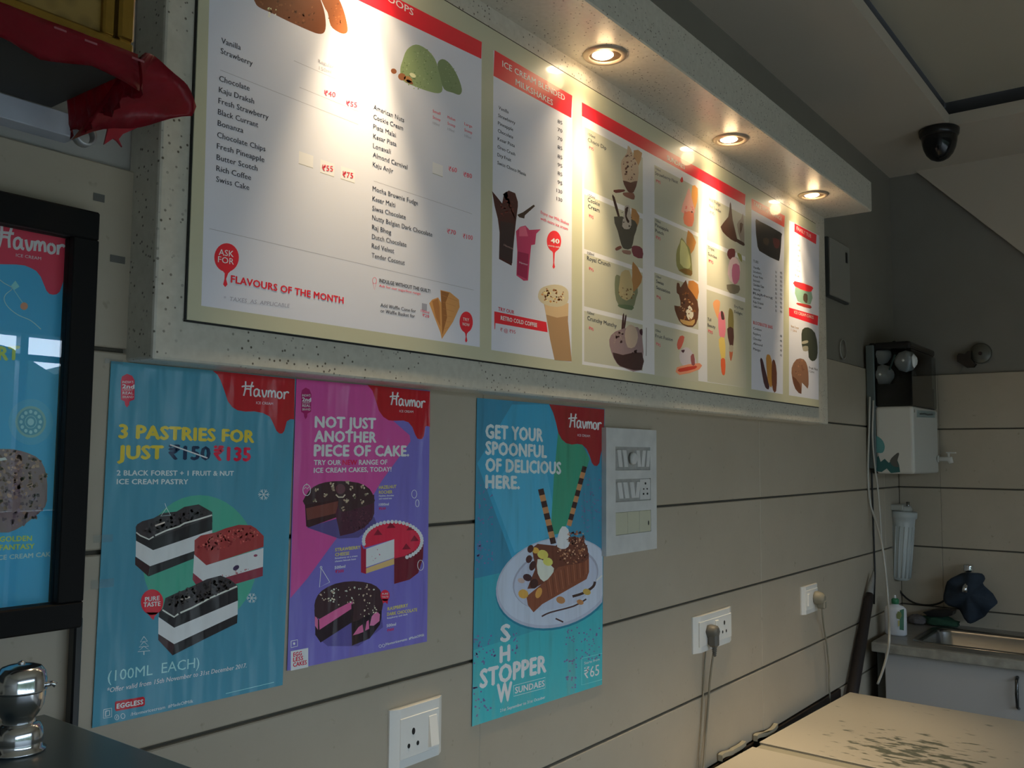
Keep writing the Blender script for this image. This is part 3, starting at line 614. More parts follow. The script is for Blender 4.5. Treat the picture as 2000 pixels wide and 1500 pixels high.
pic('ice_cream_tub_picture', z6, ((24, 20, 20), [(1043, 880), (1080, 880), (1275, 985), (1288, 1030), (1272, 1230), (1245, 1250), (1110, 1180), (1062, 1120)]), ((70, 26, 26), [(1205, 1040), (1270, 1060), (1262, 1130), (1225, 1130)]), ((60, 44, 30), [(1120, 1040), (1170, 1050), (1160, 1110), (1120, 1090)]))
pic('ice_cream_tub_picture', z7, ((96, 122, 108), [(1420, 190), (1570, 230), (1562, 360), (1442, 330)]), ((176, 34, 40), [(1413, 140), (1578, 192), (1580, 222), (1565, 240), (1520, 235), (1415, 190)]), ((130, 40, 36), [(1440, 345), (1562, 370), (1560, 400), (1442, 365)]), ((60, 50, 40), [(1500, 260), (1535, 270), (1530, 350), (1495, 320)]))
pic('chocolate_bars_picture', z7, ((52, 24, 32), [(1086, 885), (1108, 878), (1130, 960), (1175, 1140), (1150, 1160), (1120, 1100)]), ((150, 106, 44), [(1143, 870), (1163, 832), (1195, 885), (1202, 1120), (1178, 1135), (1155, 1050)]), ((82, 44, 28), [(1200, 900), (1225, 892), (1245, 1010), (1238, 1180), (1208, 1172), (1195, 1050)]))
pic('cake_slice_picture', z7, ((44, 48, 38), [(1478, 690), (1485, 600), (1540, 578), (1605, 630), (1630, 760), (1622, 870), (1580, 897), (1545, 860), (1540, 790), (1490, 785)]), ((130, 126, 112), [(1483, 712), (1535, 700), (1537, 725), (1485, 735)]), ((120, 116, 104), [(1490, 760), (1537, 755), (1538, 800), (1495, 800)]))
pic('cake_slice_picture', z7, ((104, 74, 56), [(1385, 960), (1430, 880), (1500, 880), (1535, 950), (1545, 1060), (1537, 1157), (1482, 1100), (1477, 1207), (1420, 1160), (1390, 1060)]), ((76, 44, 28), [(1392, 1040), (1460, 1110), (1477, 1207), (1420, 1160)]), crumbs=[(1460, 950, 12, 16, 24, 1.8, [(130, 92, 70), (84, 52, 38)])])
for xx in (1262.5,): p.line([(xx, 640), (xx - .5, 695)], 1.1, (60, 60, 56), 3)
p.build('scratch', board)
# ================================================================== POSTERS ON THE TILES
PY = 1.0975
WH = (168, 180, 198)
def scale_pts(ox, oy, s): return lambda pts: [(ox + x / s, oy + y / s) for x, y in pts]
def poster(name, label, corners, c, k):
    a = onY(*corners[3], PY)
    t = thing(name, label, 'poster', (a.x, PY, a.z))
    pts = [onY(x, y, PY) for x, y in corners]
    MB().prism(pts, (0, .0008, 0)).obj('sheet', print_mat(srgb(*c, k=k), 'poster'), t)
    q = Print(PY, 'poster', k); q.lay = 2
    return t, q
def logo(q, quad, w, ic, c=WH):
    q.strokes(quad, HAVMOR, w, c); q.text('ICE CREAM', *ic, (210, 160, 165), bold=0)
def badge(q, x, y, w, h, c, tc, lay=3):
    """lolly shaped badge, x,y its top left"""
    P = [(0, .22), (.08, .08), (.45, 0), (.82, .06), (1, .2), (.98, .76), (.62, .82), (.6, .92), (.44, 1), (.3, .92), (.28, .82), (0, .76)]
    q.poly([(x + u * w, y + v * h) for u, v in P], c, lay)
    q.text('INDIA\'S', x + .1 * w, y + .28 * h, x + .9 * w, y + .28 * h, .07 * h, tc, bold=.02)
    q.text('2nd', x + .1 * w, y + .43 * h, x + .95 * w, y + .44 * h, .12 * h, tc, bold=.04); q.text('LARGEST', x + .1 * w, y + .50 * h, x + .9 * w, y + .50 * h, .05 * h, tc)
    q.text('REAL', x + .12 * w, y + .61 * h, x + .9 * w, y + .61 * h, .085 * h, tc, bold=.02); q.text('BRAND', x + .12 * w, y + .72 * h, x + .9 * w, y + .72 * h, .07 * h, tc)
def snow(q, cx, cy, r, c):
    for i in range(3):
        a = math.pi * i / 3; q.line([(cx - r * math.cos(a), cy - r * math.sin(a)), (cx + r * math.cos(a), cy + r * math.sin(a))], 1.5, c, 6)
    for i in range(6):
        a = math.pi * i / 3
        for d in (-.35, .35): q.line([(cx + .5 * r * math.cos(a), cy + .5 * r * math.sin(a)), (cx + .95 * r * math.cos(a + d), cy + .95 * r * math.sin(a + d))], 1.1, c, 6)
# --- poster with the three pastries
KP = 2.35
t, q = poster('poster', 'teal crinkled poster offering three pastries, leftmost paper poster below the stone panel', [(217, 705), (578, 739), (552, 1338), (180, 1422)], (60, 112, 130), KP)
a1 = scale_pts(180, 700, 3.946); a3 = scale_pts(170, 1060, 4.055)
q.poly(a1([(930, 95), (1562, 158), (1557, 470), (1528, 468), (1500, 485), (1480, 560), (1465, 578), (1445, 580), (1420, 558), (1395, 500), (1370, 450), (1320, 422), (1250, 408), (1180, 410), (1120, 400), (1080, 375), (1045, 330), (1020, 250), (990, 170), (965, 125)]), (142, 26, 32), 3); q.build('red_drip', t, 'red dripping corner')
logo(q, ((469, 743), (565, 752), (565, 781), (469, 773)), 3.0, (500, 789, 533, 791, 5)); q.build('lettering', t)
badge(q, 236, 730, 27, 66, (160, 42, 60), (210, 190, 200)); q.build('lolly_badge', t, 'red lolly shaped badge')
GOLD = (205, 150, 52)
q.text('3 PASTRIES FOR', 233, 855, 495, 864, 26, GOLD, bold=.055); q.text('JUST', 231, 896, 317, 896, 26, GOLD, bold=.055)
q.text('₹150', 330, 896.5, 409, 898, 26, (26, 40, 62), bold=.05); q.text('₹135', 418, 898.5, 488, 900, 26, (176, 26, 52), bold=.05)
q.line([(332, 868.5), (405, 894.5)], 2.6, (190, 205, 225), 18); q.build('strike_line', t)
q.text('2 BLACK FOREST + 1 FRUIT & NUT', 228, 928.5, 456, 929, 10, (160, 182, 205), bold=.035); q.text('ICE CREAM PASTRY', 228, 945.5, 367, 945.5, 10, (160, 182, 205), bold=.035)
q.text('(100ML  EACH)', 210, 1332, 389, 1303, 21, (130, 178, 192), bold=-.008)
q.text('*Offer valid from 15th November to 31st December 2017.', 208, 1353.5, 481, 1303.5, 9.5, (170, 205, 215), bold=.02, slant=.15)
q.text('/Havmoricecream  #MadeOfMilk', 255, 1398.5, 377, 1372, 6.5, (160, 200, 215), bold=.02)
q.line([(441, 1354.7), (535, 1332.5)], 1.1, (120, 170, 185), 6)
q.build('small_print_line', t)
GRN = (62, 132, 112)
q.ell(390, 1095, 112, 128, GRN, 2.6, n=40); q.build('green_disc', t, 'green disc behind the pastries')
def P1(*sh):
    for c, pts, l in sh: q.poly(pts, c, l)
BK = (34, 32, 34); BK2 = (48, 44, 46)
def crust(x, y, rx, ry, n, sd, cols): q.crumbs(x, y, rx, ry, n, 4.0, cols, -18, 7.5, sd)
P1((BK2, [(265, 1029.5), (268, 1024), (278, 1018), (300, 1012), (318, 1002), (345, 999), (360, 990), (388, 985), (414.5, 1000), (415, 1020), (300, 1056), (266, 1046)], 4), (BK, [(265, 1040), (292, 1054), (307, 1049), (414.5, 1010), (414.5, 1036), (299, 1075), (266, 1057)], 5),
   ((196, 196, 200), [(265.5, 1056), (299, 1074.5), (414.5, 1035), (414.5, 1064), (293, 1106), (265, 1087)], 5.5), ((48, 32, 34), [(264, 1087), (293, 1106), (289.6, 1126), (264, 1103)], 5.7), (BK, [(293, 1106), (414.5, 1064), (414.5, 1078), (378, 1091), (290, 1126)], 5.7))
crust(340, 1018, 66, 13, 110, 1, [(30, 26, 28), (58, 52, 54), (44, 38, 38)])
q.line([(266, 1040), (274, 1046), (291, 1053.5), (300, 1048)], 2.6, (176, 166, 160), 8); q.line([(303, 1046), (325, 1036), (350, 1028), (360, 1022), (385, 1015), (414, 1006)], 3.0, (176, 166, 160), 8); q.line([(303, 1027), (322, 1020)], 3, (165, 150, 140), 8)
q.build('pastry_picture', t, 'black forest pastry picture, upper')
RC = (128, 48, 48)
P1((RC, [(380, 1055), (392, 1046), (420, 1040), (440, 1032), (466, 1025), (490, 1026), (500, 1032), (515, 1047), (514.5, 1068), (403, 1104), (379.5, 1083)], 8.5), ((182, 178, 205), [(379, 1083), (403, 1104), (514.5, 1070), (513.5, 1107), (401, 1139), (377, 1119)], 8.8), ((112, 44, 56), [(377, 1119), (401, 1139), (384.5, 1145), (376, 1132)], 9), ((112, 44, 56), [(401, 1139), (513.5, 1107), (513, 1125), (452, 1143), (400, 1150), (386, 1144)], 9))
q.crumbs(448, 1053, 64, 16, 130, 3.2, [(150, 60, 56), (104, 34, 36), (170, 84, 76)], -14, 9.5, 5); q.ell(461, 1109, 7, 4.5, (52, 40, 66), 9.6, -35, 9); q.ell(499, 1085, 4, 2.5, (112, 50, 70), 9.6, -10, 8); q.crumbs(450, 1122, 50, 4, 14, 2.2, [(140, 90, 96)], -17, 9.7, 6)
q.build('pastry_picture', t, 'red fruit and nut pastry picture')
P1((BK2, [(310, 1195), (318, 1188), (323, 1168), (345, 1158), (365, 1150), (404, 1131), (431, 1124), (449, 1131.5), (464, 1144), (464, 1160), (340, 1210), (311, 1200)], 10), (BK, [(311, 1194), (340, 1206), (464, 1148), (464.5, 1173), (340, 1226), (310, 1205)], 10.4),
   ((200, 200, 202), [(309.5, 1205), (340, 1226), (464.5, 1173), (464, 1200), (340, 1258), (309, 1238)], 10.8), ((52, 36, 38), [(309, 1238), (340, 1258), (337, 1280), (309, 1250)], 11), (BK, [(340, 1258), (464, 1200), (463, 1217), (400, 1248), (337, 1280)], 11))
crust(388, 1158, 68, 15, 130, 2, [(30, 26, 26), (58, 52, 50), (44, 38, 36)])
for v in q.V[-5 * 130:]: v.y -= .0006
q.line([(317, 1191), (328, 1198), (340, 1205), (348, 1199)], 3, (178, 168, 160), 13); q.line([(352, 1197), (375, 1187), (392, 1178), (410, 1168), (440, 1155), (463, 1145)], 3.2, (178, 168, 160), 13); q.line([(352, 1172), (371, 1166)], 3.2, (160, 148, 138), 13)
q.build('pastry_picture', t, 'black forest pastry picture, lower')
q.ell(297, 1176, 22, 25, (168, 38, 50), 12, n=30); q.poly([(286, 1196), (309, 1196), (302, 1204), (300, 1211), (296, 1208), (292, 1203)], (168, 38, 50), 12)
q.text('PURE', 283, 1175, 311, 1172, 8.5, (215, 190, 195), lay=15, bold=.03); q.text('TASTE', 280, 1185.5, 313, 1183, 8.5, (215, 190, 195), lay=15, bold=.03); q.build('drop_badge', t, 'red drop badge reading PURE TASTE')
LC = (158, 190, 205)
snow(q, 515, 966, 11, LC); snow(q, 491.5, 1168, 10, LC)
for y, wd in ((1254, 7), (1264, 9.5), (1273, 12)): q.line([(281, y - 11), (281 - wd, y), (281 + wd, y - 2), (281, y - 11)], 1.4, LC, 6)
q.line([(281, 1272), (281, 1279)], 2, LC, 6); q.line([(322, 983), (325, 992), (314, 1008), (333, 1006), (325, 992)], 1.3, LC, 12)
q.build('winter_doodle', t)
q.poly([(226, 1370), (280, 1360.5), (283, 1364), (283, 1376), (280, 1379), (227, 1389), (224.5, 1386), (224.5, 1373)], (150, 28, 38), 4); q.text('EGGLESS', 228, 1384, 279, 1375, 9, (205, 180, 185), bold=.05)
q.line([(202.5, 1386), (218, 1383), (218, 1400), (202, 1403), (202.5, 1386)], 1.4, LC, 6); q.line([(206.5, 1389), (214, 1387.7), (214, 1397), (206, 1399), (206.5, 1389)], 2, LC, 6)
q.ring(228, 1401, 4, 5, 1.1, LC, 6, 12); q.ring(240, 1398.5, 4, 5, 1.1, LC, 6, 12); q.text('f', 226.5, 1404, 229.5, 1403, 5, LC); q.build('eggless_badge', t)
# --- poster with the ice cream cakes
t, q = poster('poster', 'pink and purple poster with three cut ice cream cakes, second below the stone panel', [(579, 740), (840, 763), (834, 1253), (561, 1310)], (92, 84, 146), KP)
b4 = scale_pts(560, 730, 5.173); b5 = scale_pts(550, 1000, 4.687)
q.poly([(579, 740), (725, 753), (740, 800), (768, 822), (800, 850), (802, 862), (745.6, 939), (718, 985), (659, 1049), (600, 1130), (567, 1168.5)], (160, 62, 118), 2.2); q.build('pink_field', t, 'pink upper corner of the print')
q.poly(b4([(815, 112), (1448, 178), (1447, 535), (1415, 527), (1400, 535), (1385, 630), (1368, 658), (1345, 662), (1322, 655), (1300, 620), (1270, 540), (1230, 490), (1180, 473), (1080, 475), (1030, 470), (975, 435), (930, 370), (900, 270), (865, 170)]), (138, 18, 26), 3); q.build('red_drip', t, 'red dripping corner')
logo(q, ((759, 764), (831, 771), (831, 798), (759, 791)), 2.8, (780, 805, 807, 806.5, 4.5))
q.text('NOT JUST', 615.5, 834.6, 733, 837, 21.5, WH, bold=.05); q.text('ANOTHER', 614.5, 862.6, 734, 864, 21.5, WH, bold=.05); q.text('PIECE OF CAKE.', 613.7, 890.6, 798, 890.6, 22, WH, bold=.05)
q.text('TRY OUR', 613, 908, 665.5, 908, 9.5, WH, bold=.035); q.text('NEW', 669, 908, 697, 907.6, 9.5, (170, 26, 60), bold=.035); q.text('RANGE OF', 701, 907.6, 756, 907, 9.5, WH, bold=.035)
q.text('ICE CREAM CAKES, TODAY!', 613, 923.4, 764, 920.6, 9.5, WH, bold=.035)
YL = (188, 158, 70)
for s, a, b, c, d, h, col in [('HAZELNUT', 740, 955, 774, 953, 6, YL), ('ROCHER', 740, 964.5, 766, 963.5, 6, YL), ('Hazelnut, chocolate', 740, 970, 769, 969, 3.2, WH), ('and roasted nuts', 740, 975.5, 765, 974.5, 3.2, WH), ('1000ml', 740, 988, 759, 987, 5, WH), ('₹550', 740, 996, 753, 995, 4.5, (160, 30, 60)),
    ('STRAWBERRY', 654.5, 1077, 703.5, 1071.6, 6.2, YL), ('CHEESE', 654.5, 1086.6, 682, 1083.5, 6.2, YL), ('Strawberry on a cream', 654, 1092, 698, 1087, 3.2, WH), ('cheese biscuit base', 654, 1098, 695, 1093, 3.2, WH), ('500ml', 653.5, 1111.5, 674, 1108.5, 5.5, WH), ('₹300', 655, 1119.5, 671, 1117.5, 5.5, (160, 30, 60)),
    ('RASPBERRY', 757, 1192.5, 796.5, 1185, 6.2, YL), ('DARK CHOCOLATE', 756, 1203, 814.6, 1193.5, 6.2, YL), ('Raspberry and dark', 756, 1209, 796, 1201, 3.2, WH), ('500ml', 755, 1225, 773, 1221.5, 5.5, WH), ('₹400', 756, 1234, 769, 1231, 5, (160, 30, 60)),
    ('/Havmoricecreams  #MadeOfMilk', 752, 1261, 828.5, 1242, 5, WH)]: q.text(s, a, b, c, d, h, col, bold=.03)
q.build('lettering', t)
badge(q, 588, 757, 20, 62, (128, 28, 76), (205, 180, 200)); q.build('lolly_badge', t, 'dark pink lolly shaped badge')
CK = (52, 34, 36); CR = (150, 124, 104)
q.poly([(599, 1030), (660, 1012), (700, 1000), (731, 1010), (735, 1022), (700, 1050), (662, 1052)], (70, 60, 104), 3.2)
q.poly([(595.5, 985), (663, 970), (664, 1008), (603, 1030), (598, 1028)], (50, 28, 30), 4); q.poly([(597.5, 993), (663, 978), (663, 1001), (600, 1016)], (92, 50, 44), 4.5)
q.poly([(655, 1005), (663, 978), (731, 966), (731, 1003), (727, 1014), (712, 1030), (690, 1041), (664, 1047), (661, 1030)], (62, 32, 44), 4.6)
q.crumbs(695, 1015, 30, 22, 90, 1.8, [(78, 42, 54), (44, 24, 34)], -15, 5, 21)
q.poly([(595, 986), (597, 968), (612, 951), (635, 942), (665, 939.5), (700, 943), (722, 955), (730, 972), (730, 982), (700, 992), (668, 1000), (660, 985), (655, 976)], CK, 5.5, smooth=2)
q.ell(665, 955, 9.5, 10, (84, 50, 56), 6, n=14); q.line([(656, 966), (661, 971), (670, 971), (674, 966)], 2.4, (170, 150, 130), 6.3)
for x, y in b4([(310, 1170), (465, 1155), (615, 1100), (650, 1155), (770, 1140), (390, 1220), (285, 1275), (690, 1235), (805, 1220), (760, 1290), (600, 1285), (570, 1365), (455, 1125)]): q.crumbs(x, y, 3.4, 4.6, 5, 2.8, [(176, 156, 134), (150, 128, 108)], 0, 7, int(x))
q.build('cake_picture', t, 'chocolate cake picture with cream flowers')
q.poly([(705, 1062), (710, 1072), (716, 1072), (715, 1121), (705, 1118)], (128, 24, 46), 4)
q.poly([(715, 1072), (770, 1053), (770, 1089), (715, 1108)], (192, 172, 184), 4.4); q.poly([(715, 1110), (770, 1090), (770, 1102), (715, 1120)], (176, 140, 92), 4.4); q.crumbs(735, 1085, 14, 12, 7, 1.6, [(150, 60, 90)], 0, 4.8, 9)
q.poly([(769.8, 1088), (800, 1080), (827.5, 1056), (826, 1090), (817, 1119), (800, 1132), (769.8, 1140.5)], (86, 22, 34), 4.5)
q.poly([(712, 1070), (709, 1056), (718, 1038), (740, 1024), (770, 1018), (800, 1022), (822, 1040), (824, 1056), (812, 1074), (790, 1086), (770, 1091), (770, 1053)], (176, 34, 56), 5)
for i in range(34):
    a = math.radians(-190 + i * 7.6); x, y = 767 + 57 * math.cos(a), 1056 + 37 * math.sin(a)
    q.ell(x, y, 3.6, 3.8, (186, 184, 200) if i % 2 else (164, 166, 188), 6 + .02 * i, n=8)
for x, y in b5([(880, 190), (1000, 125), (1180, 145), (1215, 245), (1140, 320)]): q.poly([(x - 8, y + 5), (x, y - 7), (x + 9, y + 4)], (104, 18, 36), 6)
q.build('cake_picture', t, 'strawberry cheese cake picture with white piping')
q.poly([(618, 1210), (690, 1215), (745, 1200), (748, 1225), (700, 1262), (640, 1262), (615, 1240)], (72, 64, 116), 3.2)
q.poly([(614, 1190), (622, 1210), (688, 1173), (688, 1215), (626, 1255), (616, 1240)], (34, 22, 28), 4); q.poly([(623, 1207), (688, 1172), (688, 1188), (624, 1230)], (182, 76, 116), 4.5); q.poly([(615, 1200), (621, 1210), (621, 1230), (615, 1222)], (176, 90, 122), 4.5)
q.poly([(686, 1180), (746, 1185), (745, 1205), (742, 1220), (722, 1247), (687.5, 1261)], (32, 20, 26), 4.6)
q.poly([(689, 1241), (700, 1225), (708, 1219.5), (710, 1234), (700, 1238)], (186, 84, 120), 5); q.poly([(713, 1232), (716, 1214), (720, 1211), (721, 1228)], (186, 84, 120), 5); q.poly([(722, 1222), (726, 1204), (735, 1193), (742, 1200), (741, 1213), (730, 1222)], (190, 92, 126), 5)
q.poly([(614.5, 1192), (616, 1172), (628, 1154), (655, 1140), (690, 1135), (725, 1140), (742, 1152), (746, 1168), (746, 1192), (715, 1202), (688, 1215), (688, 1174), (624, 1209)], (50, 32, 36), 6, smooth=2)
q.crumbs(682, 1163, 58, 22, 46, 2.6, [(176, 158, 138), (150, 130, 112), (190, 176, 156)], -6, 7.5, 31); q.crumbs(718, 1190, 24, 14, 14, 2.2, [(176, 158, 138)], -6, 7.5, 32)
q.build('cake_picture', t, 'raspberry dark chocolate cake picture with nuts')
q.ell(752, 1163, 9, 11, (168, 30, 50), 9, n=16); q.poly([(746, 1170), (758, 1170), (757, 1180), (752, 1176), (748, 1179)], (168, 30, 50), 9); q.text('PURE', 746, 1162, 758, 1161, 3.5, (210, 170, 180), lay=15); q.text('TASTE', 745.5, 1168, 758.5, 1167, 3.5, (210, 170, 180), lay=15)
q.build('drop_badge', t, 'small red rosette badge')
LC2 = (176, 176, 206)
q.ring(599, 957, 7.5, 11, 1.2, LC2, 6, 14); q.line([(599, 944), (599, 948)], 1.2, LC2, 6); q.line([(594, 955), (597, 951), (600, 955), (603, 951)], 1.1, LC2, 6)
q.ring(809, 965, 5, 8, 1, LC2, 6, 12); q.ring(815, 983, 3.5, 7, 1, LC2, 6, 12); q.line([(627, 1109), (624, 1147), (644, 1137), (627, 1109)], 1.3, LC2, 6); q.ring(627, 1108, 2, 2, 1.2, LC2, 6, 8); q.ring(821.5, 1104, 6, 10, 1.1, LC2, 6, 14)
q.line([(568.5, 1252), (581, 1249.5), (581, 1262), (568.5, 1265), (568.5, 1252)], 1.3, LC2, 6); q.ell(574.5, 1257, 2.2, 2.6, LC2, 6, n=8); q.ring(742.5, 1262, 2.5, 3, .9, LC2, 6, 10); q.ring(749, 1261, 2.5, 3, .9, LC2, 6, 10)
q.build('party_doodle', t)
q.poly([(568, 1272), (602, 1265.3), (602, 1303), (568, 1310.2)], (196, 198, 206), 4); RT = (160, 40, 58)
q.text('EGG', 572.8, 1282.8, 589, 1279.6, 8, RT, bold=.045); q.text('LESS', 572.5, 1292.5, 591.5, 1288.7, 8, RT, bold=.045); q.text('CAKES', 572.4, 1302.6, 598.6, 1297.2, 8, RT, bold=.045); q.build('eggless_badge', t)
# --- poster with the sundae plate
t, q = poster('poster', 'bright teal poster with a plated sundae and wafer sticks, beside the large switch board', [(932, 777), (1181, 798.5), (1176, 1337), (922, 1419)], (46, 104, 128), KP)
q.poly([(927, 1130), (1177, 1075), (1176, 1337), (922, 1419)], (48, 122, 134), 1.6); q.poly([(925, 1270), (1176.5, 1190), (1176, 1337), (922, 1419)], (52, 136, 142), 1.9)
q.poly([(932, 905), (1000, 790), (1073, 790), (1105, 868), (1110, 1040), (1000, 1090)], (48, 122, 150), 2.2); q.poly([(960, 960), (1000, 895), (1060, 880), (1090, 1040), (1005, 1080)], (62, 132, 158), 2.4)
q.poly([(1090, 845), (1105, 866), (1137, 868), (1152, 896), (1120, 990), (1100, 1040), (1075, 1046), (1082, 930)], (46, 116, 92), 2.6); q.build('light_beams', t)
r = random.Random(5); DOT = (84, 84, 122)
def dots(x0, x1, y0, y1, n, s=1.6):
    for _ in range(n):
        x, y = r.uniform(x0, x1), r.uniform(y0, y1); k_ = s * 1.5 * r.uniform(.6, 1); q.ell(x, y, k_, k_, DOT, 3, n=6)
dots(934, 962, 935, 1100, 46, 1.4); dots(930, 940, 960, 1120, 20, 1.4); dots(1136, 1178, 930, 1040, 60, 1.2); dots(925, 968, 1240, 1300, 34); dots(925, 940, 1340, 1400, 14); dots(940, 960, 1365, 1395, 8); dots(1000, 1012, 1235, 1280, 12); dots(1105, 1172, 1225, 1290, 46, 1.4); dots(1102, 1128, 1285, 1345, 20, 1.6)
q.build('dot_pattern', t)['kind'] = 'stuff'
c6 = scale_pts(910, 760, 4.545); c7 = scale_pts(910, 1080, 4.286)
q.poly(c6([(738, 134), (1229, 180), (1222, 546), (1203, 550), (1192, 600), (1185, 655), (1165, 682), (1140, 680), (1118, 655), (1098, 590), (1070, 530), (1030, 492), (990, 486), (940, 492), (890, 480), (850, 445), (820, 390), (800, 300), (775, 210)]), (118, 24, 28), 3.4); q.build('red_drip', t, 'red dripping corner')
logo(q, ((1108, 806), (1175, 812), (1175, 841), (1108, 835)), 2.7, (1128, 852, 1152, 854, 4.5))
W3 = (160, 168, 182)
q.text('GET YOUR', 949, 855, 1059.6, 862, 26, W3, bold=.055); q.text('SPOONFUL', 949, 887, 1067, 893.5, 25, W3, bold=.055); q.text('OF DELICIOUS', 949, 920, 1095, 925.5, 25, W3, bold=.055); q.text('HERE.', 949, 953, 1014, 954.5, 25, W3, bold=.055)
q.build('lettering', t)
SH = (200, 204, 200)
q.text('S', 979, 1253, 995, 1251, 32, SH, bold=.05); q.text('H', 977, 1294, 995, 1290, 31, SH, bold=.05); q.text('STOPPER', 938, 1343.5, 1066, 1311.5, 35, SH, bold=.05); q.text('W', 971, 1373, 999, 1367, 36, SH, bold=.05)
q.text('SUNDAES', 1006, 1354.5, 1063, 1340, 12, SH, bold=.03); q.line([(1003, 1339), (1065, 1323), (1064.5, 1343.5), (1003, 1360), (1003, 1339)], 1.2, (140, 190, 190), 12); q.build('outline_box', t)
q.text('21st September to 31st October', 976.5, 1391, 1064.5, 1364, 6, (170, 205, 205), bold=.02)
q.text('Starts from', 1141, 1298, 1171, 1289.5, 5, (170, 205, 205)); q.text('₹65', 1141, 1326, 1170, 1318, 21, (180, 205, 210), bold=.01)
q.line([(1176, 1276), (1136, 1286), (1136, 1338), (1176, 1327)], 1, (100, 170, 175), 12); q.build('outline_box', t)
PLT = (150, 156, 172); XM = 1176.8
q.ell(1084, 1142, 119, 86, (30, 96, 116), 4, -18, 44, xmax=XM); q.ell(1083, 1138, 117, 86, (138, 142, 156), 4.4, -18, 44, xmax=XM); q.ell(1083, 1136, 113, 82, PLT, 4.8, -18, 44, xmax=XM); q.ell(1085, 1130, 86, 58, (124, 126, 140), 5.2, -18, 40, xmax=XM); q.ell(1085, 1132, 83, 56, (144, 148, 162), 5.6, -18, 40, xmax=XM); q.build('plate_picture', t, 'white plate picture')
q.poly([(1150, 1080), (1150.5, 1117), (1145.6, 1131), (1059, 1180), (1042, 1196), (1031, 1182), (1028, 1165), (1059, 1140), (1082, 1100), (1110, 1075)], (104, 58, 40), 6.2)
for i in range(14): q.line([(1065 + i * 6.1, 1128 - i * 3), (1072 + i * 5.6, 1168 - i * 3.6)], 1.0, (136, 84, 62) if i % 2 else (80, 42, 30), 6.8)
q.poly([(1040, 1078), (1050, 1062), (1085, 1066), (1105, 1050), (1138, 1052), (1150, 1090), (1125, 1102), (1090, 1108), (1060, 1140), (1030, 1150), (1045, 1112)], (84, 46, 34), 7, smooth=2)
q.crumbs(1118, 1075, 32, 26, 120, 2.6, [(140, 92, 64), (86, 46, 34), (170, 128, 100), (60, 30, 24)], -10, 7.8, 41)
q.poly([(1050, 1092), (1066, 1098), (1082, 1110), (1076, 1124), (1062, 1136), (1050, 1120)], (176, 168, 156), 8.2, smooth=2)
q.lay = 8.4
for x, y, rx, ry, c in [(1060, 1083, 11, 9, (176, 156, 76)), (1070, 1097, 10, 8, (184, 164, 84)), (1046, 1075, 7, 6, (186, 130, 58)), (1036, 1072, 6, 8, (64, 36, 32)), (1033, 1092, 6, 8, (60, 34, 34)), (1040, 1105, 6, 10, (54, 30, 28)), (1030, 1128, 9, 7, (56, 34, 36)), (1018, 1134, 7, 5, (150, 130, 124)), (1043, 1140, 8, 10, (52, 28, 26)), (1022, 1160, 10, 9, (176, 128, 60)), (1052, 1158, 6, 11, (170, 120, 60)), (1095, 1172, 9, 7, (140, 96, 60)), (1146, 1156, 8, 6, (150, 122, 60)), (1133, 1176, 7, 5, (146, 100, 62))]: q.ell(x, y, rx, ry, c, None, 20, 12)
q.poly([(1088, 1068), (1090, 1045), (1098, 1028), (1110, 1034), (1113, 1060), (1104, 1072)], (178, 170, 190), 9, smooth=2); q.crumbs(1125, 1050, 18, 14, 50, 2.8, [(120, 70, 52), (160, 120, 96), (66, 34, 30)], 0, 9.4, 43)
q.line([(1058, 1204), (1075, 1196), (1120, 1184), (1145, 1170)], 3, (56, 36, 36), 9.4, 3); q.line([(1085, 1208), (1100, 1215)], 3, (56, 36, 36), 9.4); q.line([(1118, 1165), (1140, 1158), (1158, 1146), (1162, 1136)], 5, (48, 32, 30), 9.4, 3); q.line([(1165, 1134), (1176, 1124)], 3, (180, 176, 180), 9.4)
q.build('cake_slice_picture', t, 'chocolate slice with toppings picture')
def stick(x0, y0, x1, y1, w, n):
    for i in range(n):
        u0, u1 = i / n, (i + 1) / n
        q.line([(x0 + (x1 - x0) * u0, y0 + (y1 - y0) * u0), (x0 + (x1 - x0) * u1, y0 + (y1 - y0) * u1)], w, (48, 30, 28) if i % 2 == 0 else (150, 106, 70), 9.8)
stick(1056, 955, 1081, 1062, 11, 9); q.build('wafer_stick_picture', t); stick(1142, 911, 1111, 1027, 9, 10); q.build('wafer_stick_picture', t)
# clear tape strips holding the posters
TAPE = glass_mat('clear_tape', (.93, .94, .95, 1), .25)
for i, (a, b, c, d) in enumerate([(178, 1134, 222, 1146), (183, 1046, 220, 1058), (205, 700, 240, 712)]):
    A = onY(a, b, 1.0955); B = onY(c, d, 1.0955)
    tag(MB().box(A.x, B.x, 1.0955, 1.0958, B.z, A.z).obj('clear_tape', TAPE, None, (A.x, 1.0955, B.z)), ['clear tape strip on the left edge of the pastry poster, lower one', 'clear tape strip on the left edge of the pastry poster, halfway up', 'clear tape strip on the top left corner of the pastry poster'][i], 'tape', 'tape strips on the pastry poster')

